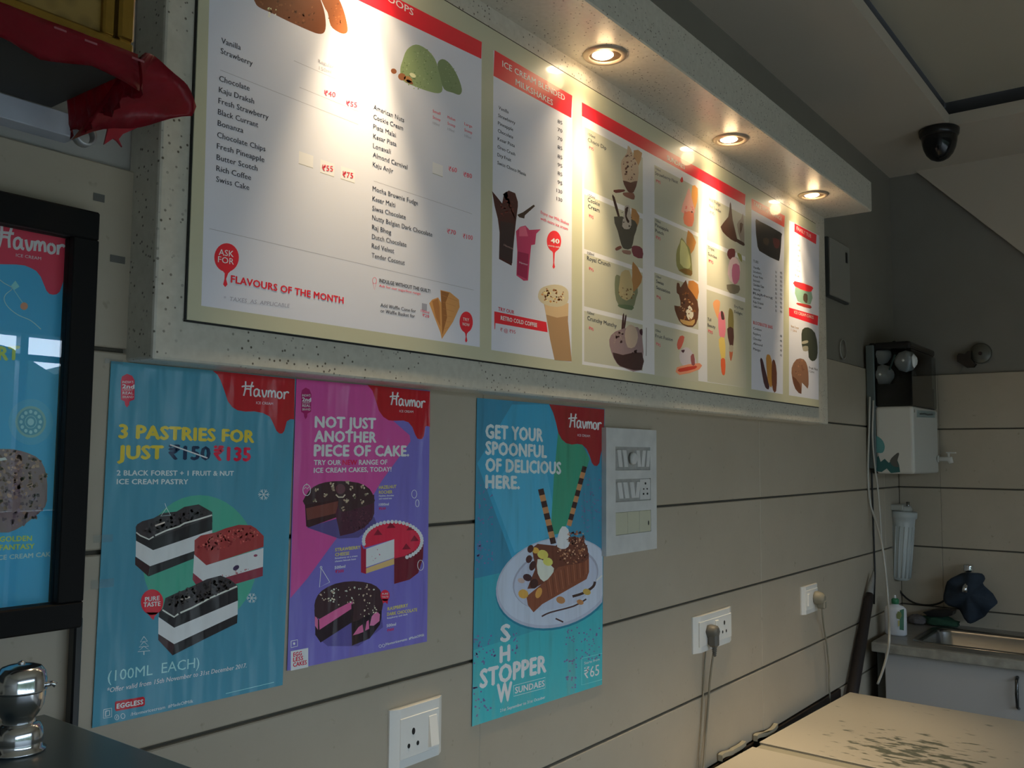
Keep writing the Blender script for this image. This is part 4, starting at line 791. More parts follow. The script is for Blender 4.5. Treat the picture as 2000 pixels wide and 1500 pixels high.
# ================================================================== LIGHT BOX
FY = 1.062
C = lambda x, y: onY(x, y, FY)
zt, zb = C(195, 415).z, C(163, 1225).z; xr = C(180, 800).x; xi = C(130, 800).x; zti, zbi = C(145, 461).z, C(110, 1180).z
lb = thing('framed_light_box', 'black framed ice cream cake poster behind glass at the left edge', 'picture frame', (xr, FY, zb))
xl = -.05
m = MB(); m.box(xl, xr, FY, WY - .0005, zti, zt, .002); m.box(xl, xr, FY, WY - .0005, zb, zbi, .002); m.box(xi, xr, FY + .0002, WY - .0005, zbi, zti, .001); m.box(xl, xl + .03, FY + .0002, WY - .0005, zbi, zti, .001)
m.obj('frame', plain('matt_black_frame', (0.005, 0.005, 0.005, 1), .6, spec=.2), lb)
MB().box(xl + .03, xi, FY + .022, FY + .024, zbi, zti).obj('printed_sheet', print_mat(srgb(40, 118, 150, k=3.2), 'sheet'), lb)
MB().box(xl + .03, xi, FY + .010, FY + .012, zbi, zti).obj('glass_pane', glass_mat('picture_glass'), lb)
q = Print(FY + .0218, 'sheet', 3.2); d8 = scale_pts(0, 360, 4.166)
q.poly([(-160, 395)] + d8([(600, 395), (597, 790), (535, 768), (515, 790), (500, 835), (485, 875), (460, 895), (430, 898), (400, 890), (378, 865), (355, 810), (330, 750), (295, 705), (250, 680), (200, 660), (130, 652), (0, 650)]) + [(-160, 516)], (150, 30, 52), 3); q.build('red_drip', lb, 'red dripping print along the top')
logo(q, ((-12, 436), (128, 462), (128, 500), (-12, 482)), 5.5, (31, 501, 80, 508, 6)); q.build('lettering', lb)
q.line([(-2, 545), (8, 553), (24, 563), (12, 574), (8, 585), (16, 600), (35, 615), (60, 626), (80, 643)], 1.6, (120, 170, 185), 5, 3); q.line([(25, 563), (48, 597)], 1.2, (110, 150, 160), 5); q.poly([(20, 560), (30, 548), (38, 560), (28, 566)], (96, 150, 172), 5); q.ell(47, 598, 7.5, 7.5, (150, 100, 76), 6, n=14); q.build('kite_string_print', lb)
for rr, cc in ((45, (56, 122, 144)), (31, (92, 128, 124)), (26, (60, 112, 124))): q.ell(60, 824, rr * .97, rr, cc, None, 0, 30)
for i in range(12): a = math.pi * i / 6; q.ell(60 + 19 * math.cos(a), 824 + 20 * math.sin(a), 3.4, 3.8, (112, 150, 152), 6, 0, 8)
q.ell(60, 824, 6.5, 7, (112, 156, 158), 6, 0, 12); q.ring(60, 824, 11, 12, 1, (112, 150, 152), 6); q.build('wheel_motif', lb)
q.poly([(-90, 960), (-60, 900), (-20, 880), (20, 877), (55, 885), (80, 900), (91, 930), (92, 965), (88, 990), (60, 1015), (30, 1035), (0, 1040), (-60, 1020)], (92, 74, 74), 6, smooth=2)
q.crumbs(10, 925, 82, 46, 260, 5, [(112, 86, 72), (90, 68, 58), (126, 100, 82), (76, 56, 50)], 0, 7, 51); q.crumbs(30, 985, 56, 40, 120, 5, [(78, 58, 66), (96, 80, 88), (104, 78, 64), (64, 48, 54)], 0, 7.4, 52)
q.poly([(-60, 905), (10, 893), (14, 898), (-60, 912)], (160, 150, 140), 8); q.build('cake_picture', lb, 'brown crumbed round cake picture')
YG = (132, 150, 64)
q.text('START', -72, 706, 36, 702, 27, YG, bold=.05); q.text('GOLDEN', -1, 1058, 61.6, 1056, 10, YG, bold=.04); q.text('FANTASY', -1, 1074.5, 66.7, 1071.5, 10, YG, bold=.04); q.text('ICE CREAM CAKE', -8, 1094, 104.5, 1086, 9, (120, 160, 180), bold=.04); q.build('lettering', lb)
# ================================================================== SWITCHES AND SOCKETS
def rectW(pts, Y):
    v = [onY(x, y, Y) for x, y in pts]; return (v[0].x + v[3].x) / 2, (v[1].x + v[2].x) / 2, (v[2].z + v[3].z) / 2, (v[0].z + v[1].z) / 2
F = WY - .0145
x0, x1, z0, z1 = rectW([(1184, 837), (1281, 838.5), (1284, 1070), (1184, 1088)], F)
sb = thing('switch_board', 'tall grimy white switch board with three rows of switches right of the sundae poster', 'switch', (x0, WY, z0))
m = MB(); rows = []
for quad in ([(1202, 873), (1270, 873), (1270, 918), (1202, 919)], [(1202.6, 937), (1271, 933), (1271, 976), (1202.6, 982)], [(1202.6, 1002), (1271.6, 995), (1271.6, 1036), (1202.6, 1048)]): rows.append(rectW(quad, F))
zs = [z1] + sum([[r_[3], r_[2]] for r_ in rows], []) + [z0]
for i in range(0, 8, 2): m.box(x0, x1, F, WY - .0002, zs[i + 1], zs[i])
for r_ in rows: m.box(x0, r_[0], F, WY - .0002, r_[2], r_[3]); m.box(r_[1], x1, F, WY - .0002, r_[2], r_[3])
m.obj('plate', DPLAS, sb)
for r_ in rows[:2]: MB().box(r_[0], r_[1], F + .004, WY - .0005, r_[2], r_[3]).obj('recess', plain('grimy_recess', (.40, .39, .36, 1), .6, noise=.3, nscale=60), sb)
def rocker(parent, xa, xb, za, zb, Y, lean=1, mat=DPLAS, tilt=.25):
    w_ = xb - xa; s = lean * w_ * tilt
    pts = [Vector((xa + s, Y, zb)), Vector((xb + s, Y, zb)), Vector((xb - s, Y, za)), Vector((xa - s, Y, za))]
    MB().prism(pts, (0, .006, 0)).obj('rocker', mat, parent)
def slots(row, spec, lean=1):
    a, b, c, d = row; W_ = b - a
    for u0, u1, kind in spec:
        xa, xb = a + W_ * u0, a + W_ * u1; h = d - c
        if kind in ('r', 'l'): rocker(sb, xa + .004, xb - .004, c + .008, d - .008, F - .001, -1 if kind == 'r' else 1)
        if kind == 'k':
            MB().lathe([(.0145, 0), (.0135, .006), (.010, .008)], ((xa + xb) / 2, F, (c + d) / 2), 20, 'Y', M=Matrix.Scale(-1, 4, (0, 1, 0))).obj('regulator_knob', DPLAS, sb)
        if kind == 's':
            MB().box(xa + .001, xb - .001, F + .001, F + .005, c + .002, d - .002).obj('socket_face', DPLAS, sb)
            cx = (xa + xb) / 2
            for dx, dz, r_ in ((0, .27, .0028), (-.0085, .02, .0019), (.0085, .02, .0019), (-.0095, -.2, .0026), (.0095, -.2, .0026)): MB().lathe([(r_, 0), (r_, .002)], (cx + dx, F - .0005, (c + d) / 2 + dz * h), 10, 'Y').obj('socket_hole', DARKHOLE, sb)
slots(rows[0], [(.04, .19, 'r'), (.19, .34, 'r'), (.34, .60, 'k'), (.58, .72, 'r'), (.72, .86, 'l'), (.86, 1.0, 'l')])
slots(rows[1], [(.04, .2, 'r'), (.2, .36, 'r'), (.38, .54, 'r'), (.54, .69, 'l'), (.69, 1, 's')])
a, b, c, d = rows[2]
for i in range(3):
    MB().box(a + (b - a) * i / 3 + .0006, a + (b - a) * (i + 1) / 3 - .0006, F + .0006, WY - .002, c + .0006, d - .0006, .0006).obj('blank_module', IVORY, sb)
MB().lathe([(.0022, 0), (.0022, .002)], (b - .012, F - .0002, (c + d) / 2 - .005), 10, 'Y', M=Matrix.Scale(2.6, 4, (0, 0, 1))).obj('indicator_hole', DARKHOLE, sb)

def curved_plate(x0, x1, z0, z1, t=.013, b=.009, n=8):
    """plate with a gently bowed face and softened side edges"""
    m = MB(); pr = []
    for i in range(n + 1):
        u = i / n; e = min(u, 1 - u); y = WY - t + (b * (1 - min(1, e / .12)) ** 2)
        pr.append((x0 + (x1 - x0) * u, y))
    pts = [Vector((x, y, z0)) for x, y in pr] + [Vector((x1, WY - .0002, z0)), Vector((x0, WY - .0002, z0))]
    return m.prism(pts, (0, 0, z1 - z0))
def holes(parent, cx, cz, Y, s=1.0):
    for dx, dz, r_, el in ((0, .0095, .0033, 1.5), (-.0095, -.0095, .0027, 1.25), (.0095, -.0095, .0027, 1.25)):
        MB().lathe([(r_ * s, 0), (r_ * s, .0012)], (cx + dx * s, Y - .0006, cz + dz * s), 14, 'Y', M=Matrix.Scale(el, 4, (0, 0, 1))).obj('socket_hole', DARKHOLE, parent)
def socket(label, quad, group=None):
    x0, x1, z0, z1 = rectW(quad, WY - .012)
    t = thing('wall_socket', label, 'socket', (x0, WY, z0))
    curved_plate(x0, x1, z0, z1).obj('plate', WPLAS, t)
    return t, x0, x1, z0, z1
t, x0, x1, z0, z1 = socket('clean white single socket with a switch, lowest on the wall below the posters', [(767, 1389), (866, 1361), (871, 1470), (767, 1506)])
MB().box(x0 + .016, x1 - .018, WY - .0142, WY - .010, z0 + .014, z1 - .016, .0008).obj('module_frame', WPLAS, t)
holes(t, x0 + .047, (z0 + z1) / 2 - .004, WY - .0142, 1.15)
m = MB(); xa, xb = x1 - .044, x1 - .024; zc = (z0 + z1) / 2
m.prism([Vector((xa, WY - .0142, z0 + .02)), Vector((xa, WY - .0215, z0 + .022)), Vector((xa, WY - .0150, z1 - .026)), Vector((xa, WY - .0142, z1 - .025))], (xb - xa, 0, 0)); m.obj('rocker', WPLAS, t)
t, x0, x1, z0, z1 = socket('wide white double socket with a grey plug, halfway along the tiled wall', [(1358, 1208), (1431, 1184), (1435, 1250), (1360, 1279)])
MB().box(x0 + .02, x1 - .02, WY - .0142, WY - .010, z0 + .015, z1 - .015, .0008).obj('module_frame', WPLAS, t)
W_ = x1 - x0
holes(t, x0 + W_ * .72, (z0 + z1) / 2, WY - .0142, 1.25)
MB().box(x0 + W_ * .47, x0 + W_ * .54, WY - .0185, WY - .013, z0 + .03, z1 - .022, .001).obj('rocker', WPLAS, t)
# plug with its cord
pc = Vector((x0 + W_ * .30, WY - .03, (z0 + z1) / 2 - .002))
pg = thing('power_plug', 'grey moulded plug in the double socket with a cord hanging down the wall', 'plug', pc)
m = MB(); m.lathe([(.018, .0), (.019, .006), (.017, .022), (.011, .028)], (pc.x, WY - .0145, pc.z + .006), 6, 'Y', M=Matrix.Scale(-1, 4, (0, 1, 0))); m.box(pc.x - .011, pc.x + .011, WY - .042, WY - .016, pc.z - .034, pc.z + .004, .005)
m.obj('plug_body', GREYPL, pg)
m = MB(); m.lathe(sum([[(.0072 - .0006 * i, -i * .0052), (.0072 - .0006 * i, -i * .0052 - .003), (.0048 - .0004 * i, -i * .0052 - .0032), (.0048 - .0004 * i, -i * .0052 - .005)] for i in range(5)], []), (pc.x + .002, WY - .030, pc.z - .034), 12)
m.obj('strain_relief', GREYPL, pg)
MB().tube([(pc.x + .002, WY - .030, pc.z - .034)] + [Vector(onY(x, y, yy)) for x, y, yy in [(1390, 1300, WY - .022), (1386, 1335, WY - .014), (1383, 1380, WY - .007), (1379, 1430, WY - .006), (1374, 1500, WY - .012), (1368, 1560, WY - .012)]], .0032).obj('cord', CORDM, pg)
tag(MB().tube([onY(x, y, yy) for x, y, yy in [(1378, 1272, WY - .007), (1376, 1300, WY - .006), (1374, 1340, WY - .004), (1371, 1400, WY - .004), (1366, 1470, WY - .005), (1362, 1560, WY - .012)]], .0022).obj('thin_cord', CORDM, None, onY(1362, 1560, WY - .012)), 'thin beige cord beside the plug cord below the double socket', 'cord')
t, x0, x1, z0, z1 = socket('small white socket with a pale plug, farthest along the tiled wall', [(1569, 1146), (1597.5, 1140), (1601, 1190), (1571, 1202)])
MB().box(x0 + .016, x1 - .016, WY - .0142, WY - .010, z0 + .014, z1 - .014, .0008).obj('module_frame', WPLAS, t)
MB().box(x0 + .03, x0 + .045, WY - .018, WY - .013, z0 + .025, z1 - .025, .001).obj('rocker', WPLAS, t)
pc = Vector((x1 - .045, WY - .034, (z0 + z1) / 2))
pg = thing('power_plug', 'beige plug in the farthest socket with a cord curving down', 'plug', pc)
PALE = plain('beige_plug_plastic', (.24, .225, .175, 1), .5)
m = MB(); m.lathe([(.022, .0), (.024, .008), (.020, .026), (.011, .034)], (pc.x, WY - .0145, pc.z), 12, 'Y', M=Matrix.Scale(-1, 4, (0, 1, 0))); m.box(pc.x - .009, pc.x + .012, WY - .05, WY - .022, pc.z - .034, pc.z - .005, .004); m.obj('plug_body', PALE, pg)
MB().tube([(pc.x + .003, WY - .036, pc.z - .030)] + [onY(x, y, WY - .012) for x, y in [(1609, 1225), (1615, 1260), (1619, 1300), (1620, 1345), (1622, 1390)]], .003).obj('cord', PALE, pg)

# distribution box lid and a ring mark right of the menu board
v = [onY(x, y, WY - .010) for x, y in [(1621, 463), (1661, 484), (1657, 591), (1622, 575)]]
eb = thing('electrical_panel', 'cream distribution box lid on the wall right of the menu board', 'electrical panel', (v[3].x, WY, v[3].z))
PAN = plain('grey_cream_metal', (.29, .275, .235, 1), .5)
X0, X1 = (v[0].x + v[3].x) / 2, (v[1].x + v[2].x) / 2; Z1_, Z0_ = v[0].z, v[3].z
MB().box(X0 - .007, X1 + .003, WY - .004, WY + .0094, Z0_ - .006, Z1_ + .002).obj('back_frame', plain('dark_gap', (.05, .05, .045, 1), .8), eb)
MB().box(X0, X1, WY - .012, WY - .0042, Z0_, Z1_, .002).obj('lid', PAN, eb)
MB().box(X1 - .05, X1 - .035, WY - .015, WY - .012, Z0_ + .15, Z0_ + .19).obj('latch', BLACK, eb)
rc = onY(1648, 682, WY - .001)
MB_ = MB(); MB_.lathe([(.036, 0), (.039, 0), (.039, .006), (.036, .006), (.036, 0)], (rc.x, WY - .001, rc.z), 28, 'Y', cap=False)
co_ = MB_.obj('cable_outlet', plain('outlet_cover', (.30, .30, .27, 1), .5), None, rc); tag(co_, 'round cable outlet cover on the wall under the distribution box', 'outlet cover')

# ================================================================== CEILING CAMERA
cc = onZ(1834, 252, ZC)
cv = thing('security_camera', 'black dome security camera under the corner of the raised ceiling', 'camera', (cc.x, cc.y, ZC))
MB().lathe([(.066, 0), (.073, -.006), (.071, -.026), (.066, -.034)], cc, 32).obj('base', BPLAS, cv)
MB().lathe([(.065, -.033), (.063, -.055), (.058, -.078), (.048, -.100), (.033, -.117), (.015, -.126), (.001, -.128)], cc, 32, cap=False).obj('dome', plain('smoked_dome', (.006, .006, .007, 1), .12), cv)
MB().tube([(cc.x + .03, cc.y - .03, ZC - .002), (cc.x + .045, cc.y - .045, ZC + .01), (3.765, .745, ZC + .05)], .004).obj('cable', BPLAS, cv)

# ================================================================== LEFT: PUJA SHELF, CHROME POT, DARK COUNTER
zs_ = Z(.405)
sh = thing('wall_shelf', 'small dark wall shelf on a pale metal rail at the top left', 'shelf', (.2, WY, zs_))
MB().box(-.1, .505, .89, WY - .03, zs_, zs_ + .012, .001).obj('board', plain('dark_shelf_board', (.035, .032, .028, 1), .6), sh)
MB().box(-.1, .537, WY - .030, WY - .0005, Z(.377), zs_, .001).obj('rail', plain('pale_blue_grey_paint', (.50, .53, .60, 1), .45, noise=.15, nscale=30), sh)
rp = onY(158, 268, 1.07)
MB().lathe([(.010, -.006), (.013, -.006), (.013, .006), (.010, .006), (.010, -.006)], (rp.x, 1.062, rp.z), 20, 'Y', cap=False).obj('bracket_ring', plain('pale_metal', (.45, .46, .48, 1), .35, .4), sh)
MB().tube([(rp.x, 1.06, rp.z + .012), (rp.x + .008, 1.03, rp.z + .02), (rp.x + .012, .985, zs_ - .006)], .004).obj('stay_rod', plain('grey_rod', (.16, .16, .14, 1), .5, .3), sh)
# crinkled red foil cloth hanging round the shelf edge
RCL = plain('red_foil_cloth', (.36, .010, .028, 1), .30, 0, .2, bump=.6, bscale=28, noise=.35, nscale=20)
rc_ = thing('red_foil_cloth', 'crinkled red foil cloth draped round the shelf edge, its corner pointing right', 'cloth', (.4, .88, zs_ + .012))
def drape(path, top, drop, name, seed, n=40, bulge=.008):
    """path: (x,y) points round the edge; drop(u) hanging depth"""
    path = [Vector((a, b, 0)) for a, b in path]; L = [0]
    for a, b in zip(path, path[1:]): L.append(L[-1] + (b - a).length)
    r_ = random.Random(seed); t_ = bmesh.new(); G = []
    for i in range(n + 1):
        u = i / n; s_ = u * L[-1]; k = max(j for j in range(len(L)) if L[j] <= s_ + 1e-9); k = min(k, len(path) - 2)
        p_ = path[k].lerp(path[k + 1], (s_ - L[k]) / max(1e-6, L[k + 1] - L[k])); d_ = (path[k + 1] - path[k]).normalized(); nn = Vector((d_.y, -d_.x, 0))
        col_ = []
        for j in range(7):
            v_ = j / 6; off = bulge * math.sin(u * 34 + v_ * 3) * v_ + r_.uniform(-.0015, .0015)
            col_.append(t_.verts.new((p_.x + nn.x * (.002 + abs(off)), p_.y + nn.y * (.002 + abs(off)), top(u) - drop(u) * v_)))
        G.append(col_)
    for a, b in zip(G, G[1:]):
        for j in range(6): fc = t_.faces.new((a[j], b[j], b[j + 1], a[j + 1])); fc.smooth = True
    bmesh.ops.solidify(t_, geom=t_.faces[:], thickness=.0008)
    m = MB(); m._add(t_, 0); return m.obj(name, RCL, rc_)
drape([(-.1, .888), (.505, .888)], lambda u: zs_ + .016, lambda u: .030 + .012 * abs(math.sin(u * 17)), 'front_fall', 3, 60)
drape([(.507, .888), (.51, 1.05)], lambda u: zs_ + .016, lambda u: .034 + .02 * u + .006 * math.sin(u * 19), 'side_fall', 4, 30)
# loose pointed corner of the cloth
cp = onY(386, 209, .93)
m = MB(); t_ = bmesh.new(); base = [(.507, .875, zs_ + .016), (.508, .92, zs_ + .004), (.509, .97, zs_ - .02), (.51, 1.03, zs_ - .045)]
G = []
for i in range(13):
    u = i / 12; row = []
    for k, b_ in enumerate(base):
        P0 = Vector(b_); P1_ = cp + Vector((0, .0, 0)) + Vector((0, .004 * k, -.0035 * k))
        q_ = P0.lerp(P1_, u); q_.z += .012 * math.sin(u * math.pi) * (1 - k * .25) + .003 * math.sin(u * 9 + k * 2); q_.y += .004 * math.sin(u * 7 + k)
        row.append(t_.verts.new(q_))
    G.append(row)
for a, b in zip(G, G[1:]):
    for j in range(3): fc = t_.faces.new((a[j], b[j], b[j + 1], a[j + 1])); fc.smooth = True
bmesh.ops.solidify(t_, geom=t_.faces[:], thickness=.0008); m._add(t_); m.obj('pointed_corner', RCL, rc_)
# ragged hanging tail
v0 = [onY(x, y, 1.04) for x, y in [(212, 248), (290, 240), (240, 262), (232, 272), (239, 287), (229, 275), (222, 270), (204, 282)]]
MB().prism(v0, (0, .003, 0)).obj('ragged_tail', RCL, rc_)
for x, y in ((118, 54), (178, 79), (270, 113)):
    A = onY(x - 12, y - 3, .884); B = onY(x + 12, y + 6, .884)
    MB().prism([A, B, B + Vector((0, 0, -.002)), A + Vector((0, 0, -.002))], (0, .0008, 0)).obj('printed_mark', plain('pale_pink_print', (.35, .10, .12, 1), .5), rc_)
# gilt framed picture standing on the shelf
GIL = plain('gilt_moulding', (.34, .20, .035, 1), .25, .75, noise=.2, nscale=60)
pf = thing('gilt_picture_frame', 'gold framed picture standing on the red edged shelf, top left corner', 'picture frame', (.25, 1.0, zs_ + .012))
fx1 = .512; fy = .905
m = MB(); z0_ = zs_ + .0135
for a, b, c, d in ((-.08, fx1, 0, .022), ): m.box(a, b, fy, fy + .018, z0_ + c, z0_ + d, .003)
m.box(fx1 - .018, fx1, fy, fy + .018, z0_ + .0222, z0_ + .2798, .003); m.box(fx1 - .034, fx1 - .021, fy + .003, fy + .016, z0_ + .0222, z0_ + .2798, .002); m.box(-.08, fx1, fy, fy + .018, z0_ + .28, z0_ + .30, .003)
m.obj('frame', GIL, pf)
pm_, n_, l_, b_ = newmat('golden_mottled_picture')
g_ = n_.new('ShaderNodeNewGeometry'); v_ = n_.new('ShaderNodeTexVoronoi'); v_.inputs['Scale'].default_value = 45; l_.new(g_.outputs['Position'], v_.inputs['Vector'])
r_ = n_.new('ShaderNodeValToRGB'); r_.color_ramp.elements[0].color = (.05, .03, .01, 1); r_.color_ramp.elements[1].color = (.30, .19, .05, 1); l_.new(v_.outputs['Distance'], r_.inputs[0]); l_.new(r_.outputs[0], b_.inputs['Base Color']); b_.inputs['Roughness'].default_value = .35
r_.color_ramp.elements[1].position = .6
MB().box(-.07, fx1 - .03, fy + .010, fy + .012, z0_ + .01, z0_ + .285).obj('picture', pm_, pf)

# dark counter along the left, chrome pot on it
zc_ = Z(-.294); cx_ = .525
dc = thing('dark_counter', 'dark blue grey counter top in the bottom left corner', 'counter', (-.6, .6, 0))
MB().box(-2.0, cx_, .46, 1.058, zc_ - .03, zc_, .003, seg=2).obj('counter_top', plain('dark_blue_grey_laminate', (.060, .085, .100, 1), .30), dc)
MB().box(-1.98, cx_ - .02, .50, 1.056, .06, zc_ - .03, .002).obj('body', plain('dark_cabinet', (.05, .05, .05, 1), .5), dc)
MB().box(-1.96, cx_ - .04, .54, 1.05, 0, .06).obj('plinth', BLACK, dc)
pz = onZ(34, 1468, zc_); R_ = .0285
pot = thing('chrome_pot', 'small waisted chrome pot with a domed lid on the dark counter', 'pot', (pz.x, pz.y, zc_))
MB().lathe([(.023, 0), (.0315, .0008), (.032, .003), (.0275, .005), (.0285, .014), (.0275, .026), (.024, .033), (.019, .036)], pz, 40, cap=True).obj('base', CHROME, pot)
MB().lathe([(.019, .036), (.0185, .0405), (.022, .046), (.027, .055), (.0285, .066), (.0287, .0725)], pz, 40, cap=False).obj('bowl', CHROME, pot)
MB().lathe([(.0292, .0727), (.0300, .0740), (.0300, .0760), (.0293, .0775), (.0295, .086), (.0275, .096), (.0225, .1025), (.0215, .1028), (.014, .1052), (.004, .1065), (.0001, .1066)], pz, 40, cap=False).obj('lid', CHROME, pot)
MB().tube([(pz.x + .024, pz.y - .014, zc_ + .0785), (pz.x + .030, pz.y - .0185, zc_ + .0795), (pz.x + .0335, pz.y - .021, zc_ + .077)], [.0035, .003, .0035]).obj('spout', CHROME, pot)
MB().lathe([(.004, .106), (.0045, .108), (.001, .110)], pz, 12).obj('finial', CHROME, pot)
PS = .80
for o_ in pot.children: o_.data.transform(Matrix.Scale(PS, 4))
# black cable channel dropping from the light box to the counter
A = onY(150, 1238, 1.085); B = onY(139, 1412, 1.085)
tag(MB().box(B.x - .003, B.x + .007, 1.080, 1.095, zc_ - .2, A.z + .02, .002).obj('cable_channel', BPLAS, None, (B.x, 1.085, zc_ - .2)), 'narrow black cable channel running down from the black picture frame', 'cable channel')
# stains and plugged holes on the plaster left of the stone panel
ST = plain('grey_stain', (.14, .135, .12, 1), .8)
for a, b, c, d in [(183, 376, 204, 396), (216, 497, 244, 516)]:
    A = onY(a, b, WY - .0006); B = onY(c, d, WY - .0006)
    MB().box(A.x, B.x, WY - .0008, WY - .0002, B.z, A.z).obj('wall_stain', ST, wf)

# ================================================================== FAR CORNER
# water purifier on the long wall, right in the corner
px0 = onY(1697, 800, WY - .01).x; yf = onX(1782, 800, px0).y; px1 = onY(1831, 800, yf).x
zt_ = onX(1782, 664, px0).z; zm_ = onX(1782, 792, px0).z; zb_ = onX(1782, 926, px0).z
print('purifier', px0, px1, yf, zt_, zm_, zb_)
wp = thing('water_purifier', 'white wall water purifier with a dark see-through top in the far corner', 'water purifier', (px0, WY, zb_))
BW = plain('off_white_gloss_plastic', (.62, .62, .57, 1), .25)
MB().box(px0 + .01, px1, yf, WY - .03, zb_, zm_, .012, seg=3).obj('tank', BW, wp)
MB().box(px0 - .003, px0 + .012, WY - .034, WY - .002, zb_ + .02, zt_ - .01, .003).obj('back_plate', plain('grey_teal_plastic', (.10, .13, .13, 1), .5), wp)
m = MB(); m.box(px0 + .01, px1, WY - .04, WY - .005, zb_, zt_, .01); m.box(px0 + .01, px1, yf + .004, WY - .03, zt_ - .03, zt_, .010, seg=3); m.box(px0 + .02, px1 - .01, yf + .01, WY - .04, zm_, zm_ + .09); m.box(px0 + .095, px1 - .012, yf + .014, WY - .04, zm_, zt_ - .02, .008)
m.obj('inner_housing', plain('black_gloss_plastic', (.012, .012, .013, 1), .2), wp)
MB().box(px0 + .012, px1 - .002, yf + .002, WY - .032, zm_ + .001, zt_ - .03, .006, seg=2).obj('smoked_cover', glass_mat('smoked_clear_plastic', (.66, .70, .72, 1), .02), wp)
FB = plain('milky_white_filter', (.80, .84, .86, 1), .35)
h_ = zt_ - zm_; ym = (yf + WY) / 2
for dy, dz, r_ in ((.050, .82, .040), (-.045, .70, .044), (.045, .50, .044), (.095, .66, .018), (.10, .50, .015)):
    MB().lathe([(.001, -r_), (r_ * .6, -r_ * .8), (r_ * .95, -r_ * .3), (r_, 0), (r_ * .95, r_ * .3), (r_ * .6, r_ * .8), (.001, r_)], (px0 + .055, ym + dy - .01, zm_ + dz * h_), 18, cap=False).obj('filter_bulb', FB, wp)
MB().tube([(px0 + .04, yf + .07, zt_ - .05), (px0 + .035, yf + .10, zm_ + .13), (px0 + .035, yf + .16, zm_ + .12)], .004).obj('inner_pipe', plain('teal_pipe', (.10, .20, .20, 1), .4), wp)
TEAL = plain('teal_print', (.10, .30, .30, 1), .35); DTEAL = plain('dark_teal_print', (.03, .12, .12, 1), .35)
def onside(pts, mat, name, off=.0006):
    MB().prism([onX(x, y, px0 + .010 - off) for x, y in pts], (.0004, 0, 0)).obj(name, mat, wp)
onside(catmull([(1708, 852), (1722, 858), (1728, 872), (1724, 884), (1712, 884), (1708, 880)], True, 3), TEAL, 'wave_print')
onside([(1708, 898), (1716, 890), (1720, 902), (1728, 896), (1736, 904), (1750, 892), (1756, 908), (1758, 922), (1740, 924), (1732, 915), (1722, 922), (1708, 920)], DTEAL, 'reef_print', .0010)
onside(catmull([(1738, 900), (1746, 890), (1754, 884), (1756, 888), (1752, 902), (1756, 912), (1744, 910)], True, 2), plain('grey_fish_print', (.10, .10, .09, 1), .4), 'fish_print', .0014)
MB().prism([onY(x, y, yf - .0006) for x, y in [(1791, 801), (1826, 804), (1826, 816), (1791, 815)]], (0, .0004, 0)).obj('name_plate', plain('grey_teal_plate', (.24, .33, .33, 1), .35), wp)
q = Print(yf - .0008, 'sheet', 1.6); q.line([(1796, 808.5), (1806, 808), (1812, 810), (1822, 809.5)], 3.2, (30, 46, 50), 3); q.build('faint_name_print', wp)
MB().lathe([(.006, 0), (.010, .003), (.006, .006)], (px0 + .03, yf - .001, zm_ - .02), 14, 'Y').obj('button', CHROME, wp)
tx = px1 - .03; tz = zb_ + .06
m = MB(); m.tube([(tx, yf + .002, tz), (tx, yf - .035, tz), (tx, yf - .05, tz), (tx, yf - .055, tz - .018)], [.010, .010, .014, .010]); m.lathe([(.015, 0), (.015, .006)], (tx, yf - .008, tz), 14, 'Y'); m.tube([(tx, yf - .045, tz), (tx, yf - .045, tz + .026)], .005); m.box(tx - .006, tx + .006, yf - .075, yf - .035, tz + .024, tz + .030, .002)
m.obj('dispensing_tap', plain('clear_grey_plastic', (.62, .62, .58, 1), .2), wp)
MB().lathe([(.007, 0), (.009, .008), (.006, .014)], (px0 + .10, ym, zt_ - .001), 12).obj('top_knob', BLACK, wp)
CW = plain('white_tube_plastic', (.48, .48, .44, 1), .4)
pxw = px0 - .012
for nm_, lb_, pts in (('water_tube', 'white water tube looping from the purifier down past the counter edge', [(1699, 775), (1697, 850), (1695, 930), (1700, 985), (1708, 1010), (1722, 1060), (1730, 1120), (1735, 1180), (1737, 1240), (1734, 1272), (1724, 1310), (1714, 1336)]),
                      ('water_tube', 'thin white water tube behind the looping one, under the purifier', [(1706, 782), (1704, 850), (1708, 905), (1714, 950), (1719, 1010), (1722, 1062)])):
    P_ = [onX(x, y, pxw - (.10 if y > 1050 and len(pts) > 8 else 0) - (.30 if y > 1200 else 0)) for x, y in pts]
    tag(MB().tube(catmull([tuple(v) for v in P_], False, 3), .0042 if len(pts) > 8 else .0036).obj(nm_, CW, None, P_[-1]), lb_, 'tube')
P_ = [onY(x, y, WY - .006) for x, y in [(1701, 800), (1702, 900), (1705, 1000), (1707, 1060), (1709, 1120), (1707, 1180)]]
tag(MB().tube(P_, .0035).obj('black_cable', BPLAS, None, P_[-1]), 'black cable running straight down the corner behind the tubes', 'cable')

